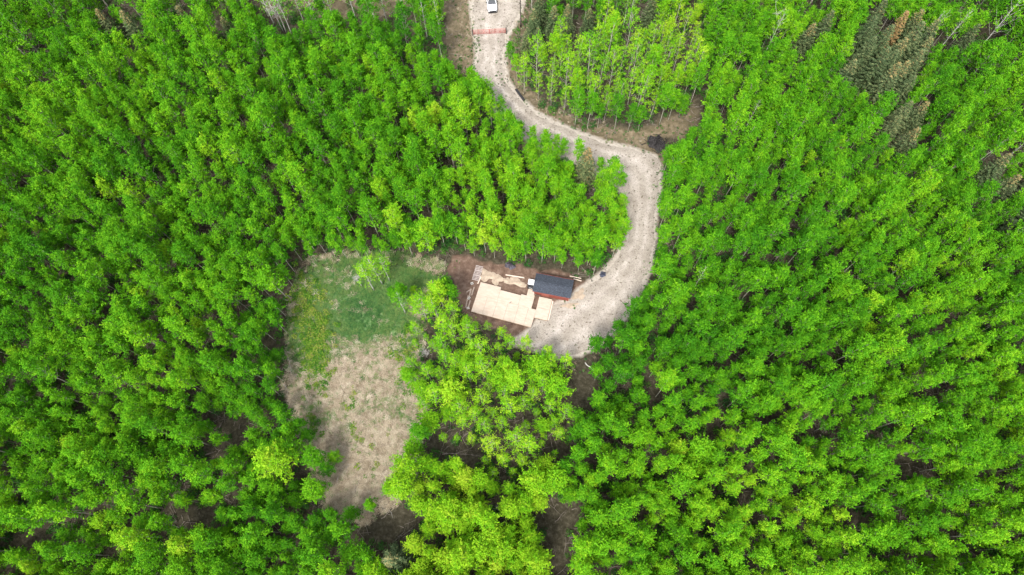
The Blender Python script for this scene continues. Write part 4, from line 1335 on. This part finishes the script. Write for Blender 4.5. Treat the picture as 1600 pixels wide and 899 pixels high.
tuf_g = [make_tuft(920 + i, .28, .26, 26, .018, .8).mesh('green_tuft', M['grass_green']) for i in range(4)]
sel = ~isg & (rng.random(len(X)) < .8)
scat_simple('dry_grass', X[sel], Y[sel], np.clip(rng.normal(.5, .32, sel.sum()), 0, 1), tuf_d, .7, 1.6, 'flattened tan dry grass in the clearing')
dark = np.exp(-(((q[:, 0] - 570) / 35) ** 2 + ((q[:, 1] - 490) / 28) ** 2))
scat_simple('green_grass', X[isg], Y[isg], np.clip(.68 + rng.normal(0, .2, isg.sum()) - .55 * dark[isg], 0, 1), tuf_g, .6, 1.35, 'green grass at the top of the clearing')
# leafy weeds: left column of the clearing, middle patch, rims
def wd(q):
    b = lambda cx, cy, rx, ry: np.exp(-(((q[:, 0] - cx) / rx) ** 2 + ((q[:, 1] - cy) / ry) ** 2))
    return 2.2 * b(494, 540, 16, 55) + 1.0 * b(478, 480, 18, 40) + .7 * b(545, 632, 13, 6) + .6 * b(556, 618, 5, 9) + .3 * b(548, 665, 9, 7) + .6 * b(610, 552, 10, 8) + .7 * b(648, 590, 14, 30) + .10 * b(560, 690, 40, 40) + .4 * b(490, 665, 14, 14) + .5 * b(640, 540, 14, 20)
X, Y, q = field(15000, lambda X, Y, q: rng.random(len(X)) < wd(q) * .75, CZ)
scat_simple('leafy_weeds', X, Y, rng.uniform(.42, .95, len(X)), [make_shrub(950 + i, .55, .42, 44, .20).mesh('leafy_weed', [M['weed'], M['twig']]) for i in range(3)], .6, 1.4, 'low leafy green weeds in the clearing')
# weeds on the gravel
def roadw(X, Y, q):
    d = sdist(q, road_poly)
    edge = np.exp(-((d - 3) / 5.0) ** 2)
    patch = fnoise(X, Y, 4, 41)
    upper = (q[:, 1] < 150)
    p = .05 + .30 * edge * (.4 + patch) + .30 * (patch > .56) + .5 * upper * np.exp(-(((q[:, 0] - 781) / 7) ** 2)) * (q[:, 1] > 62) + .45 * upper * np.exp(-(((q[:, 0] - 744) / 8) ** 2))
    p += .45 * np.exp(-(((q[:, 0] - 1008) / 14) ** 2 + ((q[:, 1] - 278) / 40) ** 2)) + .25 * np.exp(-(((q[:, 0] - 994) / 8) ** 2 + ((q[:, 1] - 360) / 40) ** 2))
    return (d > -4) & (rng.random(len(X)) < p * .75)
X, Y, q = field(9000, roadw, (-14, 34, 20, 100))
scat_simple('road_weeds', X, Y, np.clip(rng.normal(.4, .25, len(X)), 0, 1), [make_tuft(970 + i, .10, .17, 18, .03, 1.2).mesh('road_tuft', M['road_weed']) for i in range(3)], .2, .9, 'small dark weeds growing through the gravel', .05)
def wr(q):
    b = lambda cx, cy, rx, ry: np.exp(-(((q[:, 0] - cx) / rx) ** 2 + ((q[:, 1] - cy) / ry) ** 2))
    return b(780, 100, 5, 26) + b(787, 128, 6, 14) + .8 * b(741, 88, 7, 18) + .6 * b(748, 70, 5, 10) + .5 * b(815, 40, 8, 14) + .7 * b(1040, 235, 14, 10) + .6 * b(1025, 290, 8, 26) + .5 * b(1010, 430, 7, 20) + .7 * b(893, 478, 16, 4) + .5 * b(880, 470, 8, 3) + .5 * b(700, 415, 30, 12) + .6 * b(735, 85, 12, 40) + .7 * b(714, 85, 14, 24) + .45 * b(1045, 205, 40, 12) + .3 * b(960, 207, 40, 8) + .3 * b(1080, 180, 14, 20) + .5 * b(845, 145, 16, 12) + .5 * b(880, 180, 14, 8)
X, Y, q = field(16000, lambda X, Y, q: rng.random(len(X)) < wr(q) * .9, (-16, 40, 20, 100))
scat_simple('roadside_weeds', X, Y, rng.uniform(.05, .45, len(X)), [make_shrub(980 + i, .30, .28, 30, .14).mesh('roadside_weed', [M['weed'], M['twig']]) for i in range(3)], .35, .9, 'dark green weeds in strips along the gravel edges')
# verge grass by the road and yard
X, Y, q = field(14000, lambda X, Y, q: (np.abs(sdist(q, road_poly) + 16) < 15) & (rng.random(len(X)) < .5) & ~inpoly(q, YARD), (-16, 40, 20, 100))
scat_simple('verge_grass', X, Y, np.clip(rng.normal(.35, .25, len(X)), 0, 1), tuf_d[:2] + tuf_g[:2], .4, 1.0, 'short mixed grass along the road verge')

# ------------------------------------------------------------------ fallen trunks and branches one can point at
def fallen(a, b, r0, m, label, nbr=3, seed=0, name='fallen_branch', cat='branch'):
    A, B = P(*a), P(*b)
    r = np.random.default_rng(seed)
    root = empty(name, (A[0], A[1], .08))
    tag(root, label, cat, 'fallen trunks and branches')
    d = B - A
    t = np.linspace(0, 1, 6)[:, None]
    p = d * t + np.concatenate([r.normal(0, .07, (6, 2)), np.abs(r.normal(.08, .06, (6, 1)))], 1)
    mb = MB(); mb.tube(p, r0 * (1 - .75 * t[:, 0]), 6); part('stem', mb, m, root)
    for i in range(nbr):
        s = p[2 + i % 4]
        e = s + np.array([*(d[:2] * r.uniform(.1, .3) + r.normal(0, .5, 2)), r.uniform(.1, .4)])
        mb = MB(); mb.tube([s, (s + e) / 2 + r.normal(0, .05, 3), e], [r0 * .45, r0 * .3, r0 * .12], 5, cap=False); part('side_branch', mb, m, root)
fallen((914, 568), (931, 583), .09, M['birch_bark'], 'white fallen birch trunk on the dirt strip below the gravel', 3, 1, 'fallen_log', 'log')
fallen((445, 462), (456, 466), .07, M['dead_bark'], 'upper pale pole at the clearing left edge', 1, 2)
fallen((444, 468), (455, 472), .07, M['dead_bark'], 'lower pale pole at the clearing left edge', 1, 3)
fallen((450, 560), (461, 588), .06, M['dead_bark'], 'grey branch on bare ground at the clearing left edge, lower half', 4, 4)
fallen((443, 600), (452, 612), .06, M['dead_bark'], 'short grey branch at the clearing left edge beside the weeds', 3, 5)
fallen((472, 662), (486, 650), .05, M['dead_bark'], 'thin pale branch under the lower left trees of the clearing', 3, 6)
fallen((534, 722), (560, 730), .05, M['dead_bark'], 'long pale branch lying on dry grass low in the clearing', 4, 7)
fallen((528, 752), (536, 728), .05, M['dead_bark'], 'pale branch crossing the low left part of the clearing', 4, 8)
fallen((556, 770), (562, 742), .05, M['twig'], 'thin branch pointing down the middle of the lower clearing', 4, 9)
fallen((585, 782), (612, 800), .06, M['dead_bark'], 'grey branch at the bottom tip of the clearing', 5, 10)
fallen((596, 812), (616, 792), .06, M['twig'], 'dark branch crossing another at the bottom tip of the clearing', 5, 11)
fallen((515, 812), (524, 828), .05, M['dead_bark'], 'curved pale branch below the clearing, left of its tip', 3, 12)
fallen((690, 708), (748, 712), .06, M['twig'], 'brown branch lying in the gap inside the centre clump', 5, 13)
fallen((700, 716), (735, 700), .05, M['twig'], 'second thin branch in the gap inside the centre clump', 4, 14)
fallen((868, 815), (884, 800), .05, M['twig'], 'brown branch on the bare dirt gap at the bottom', 4, 15)
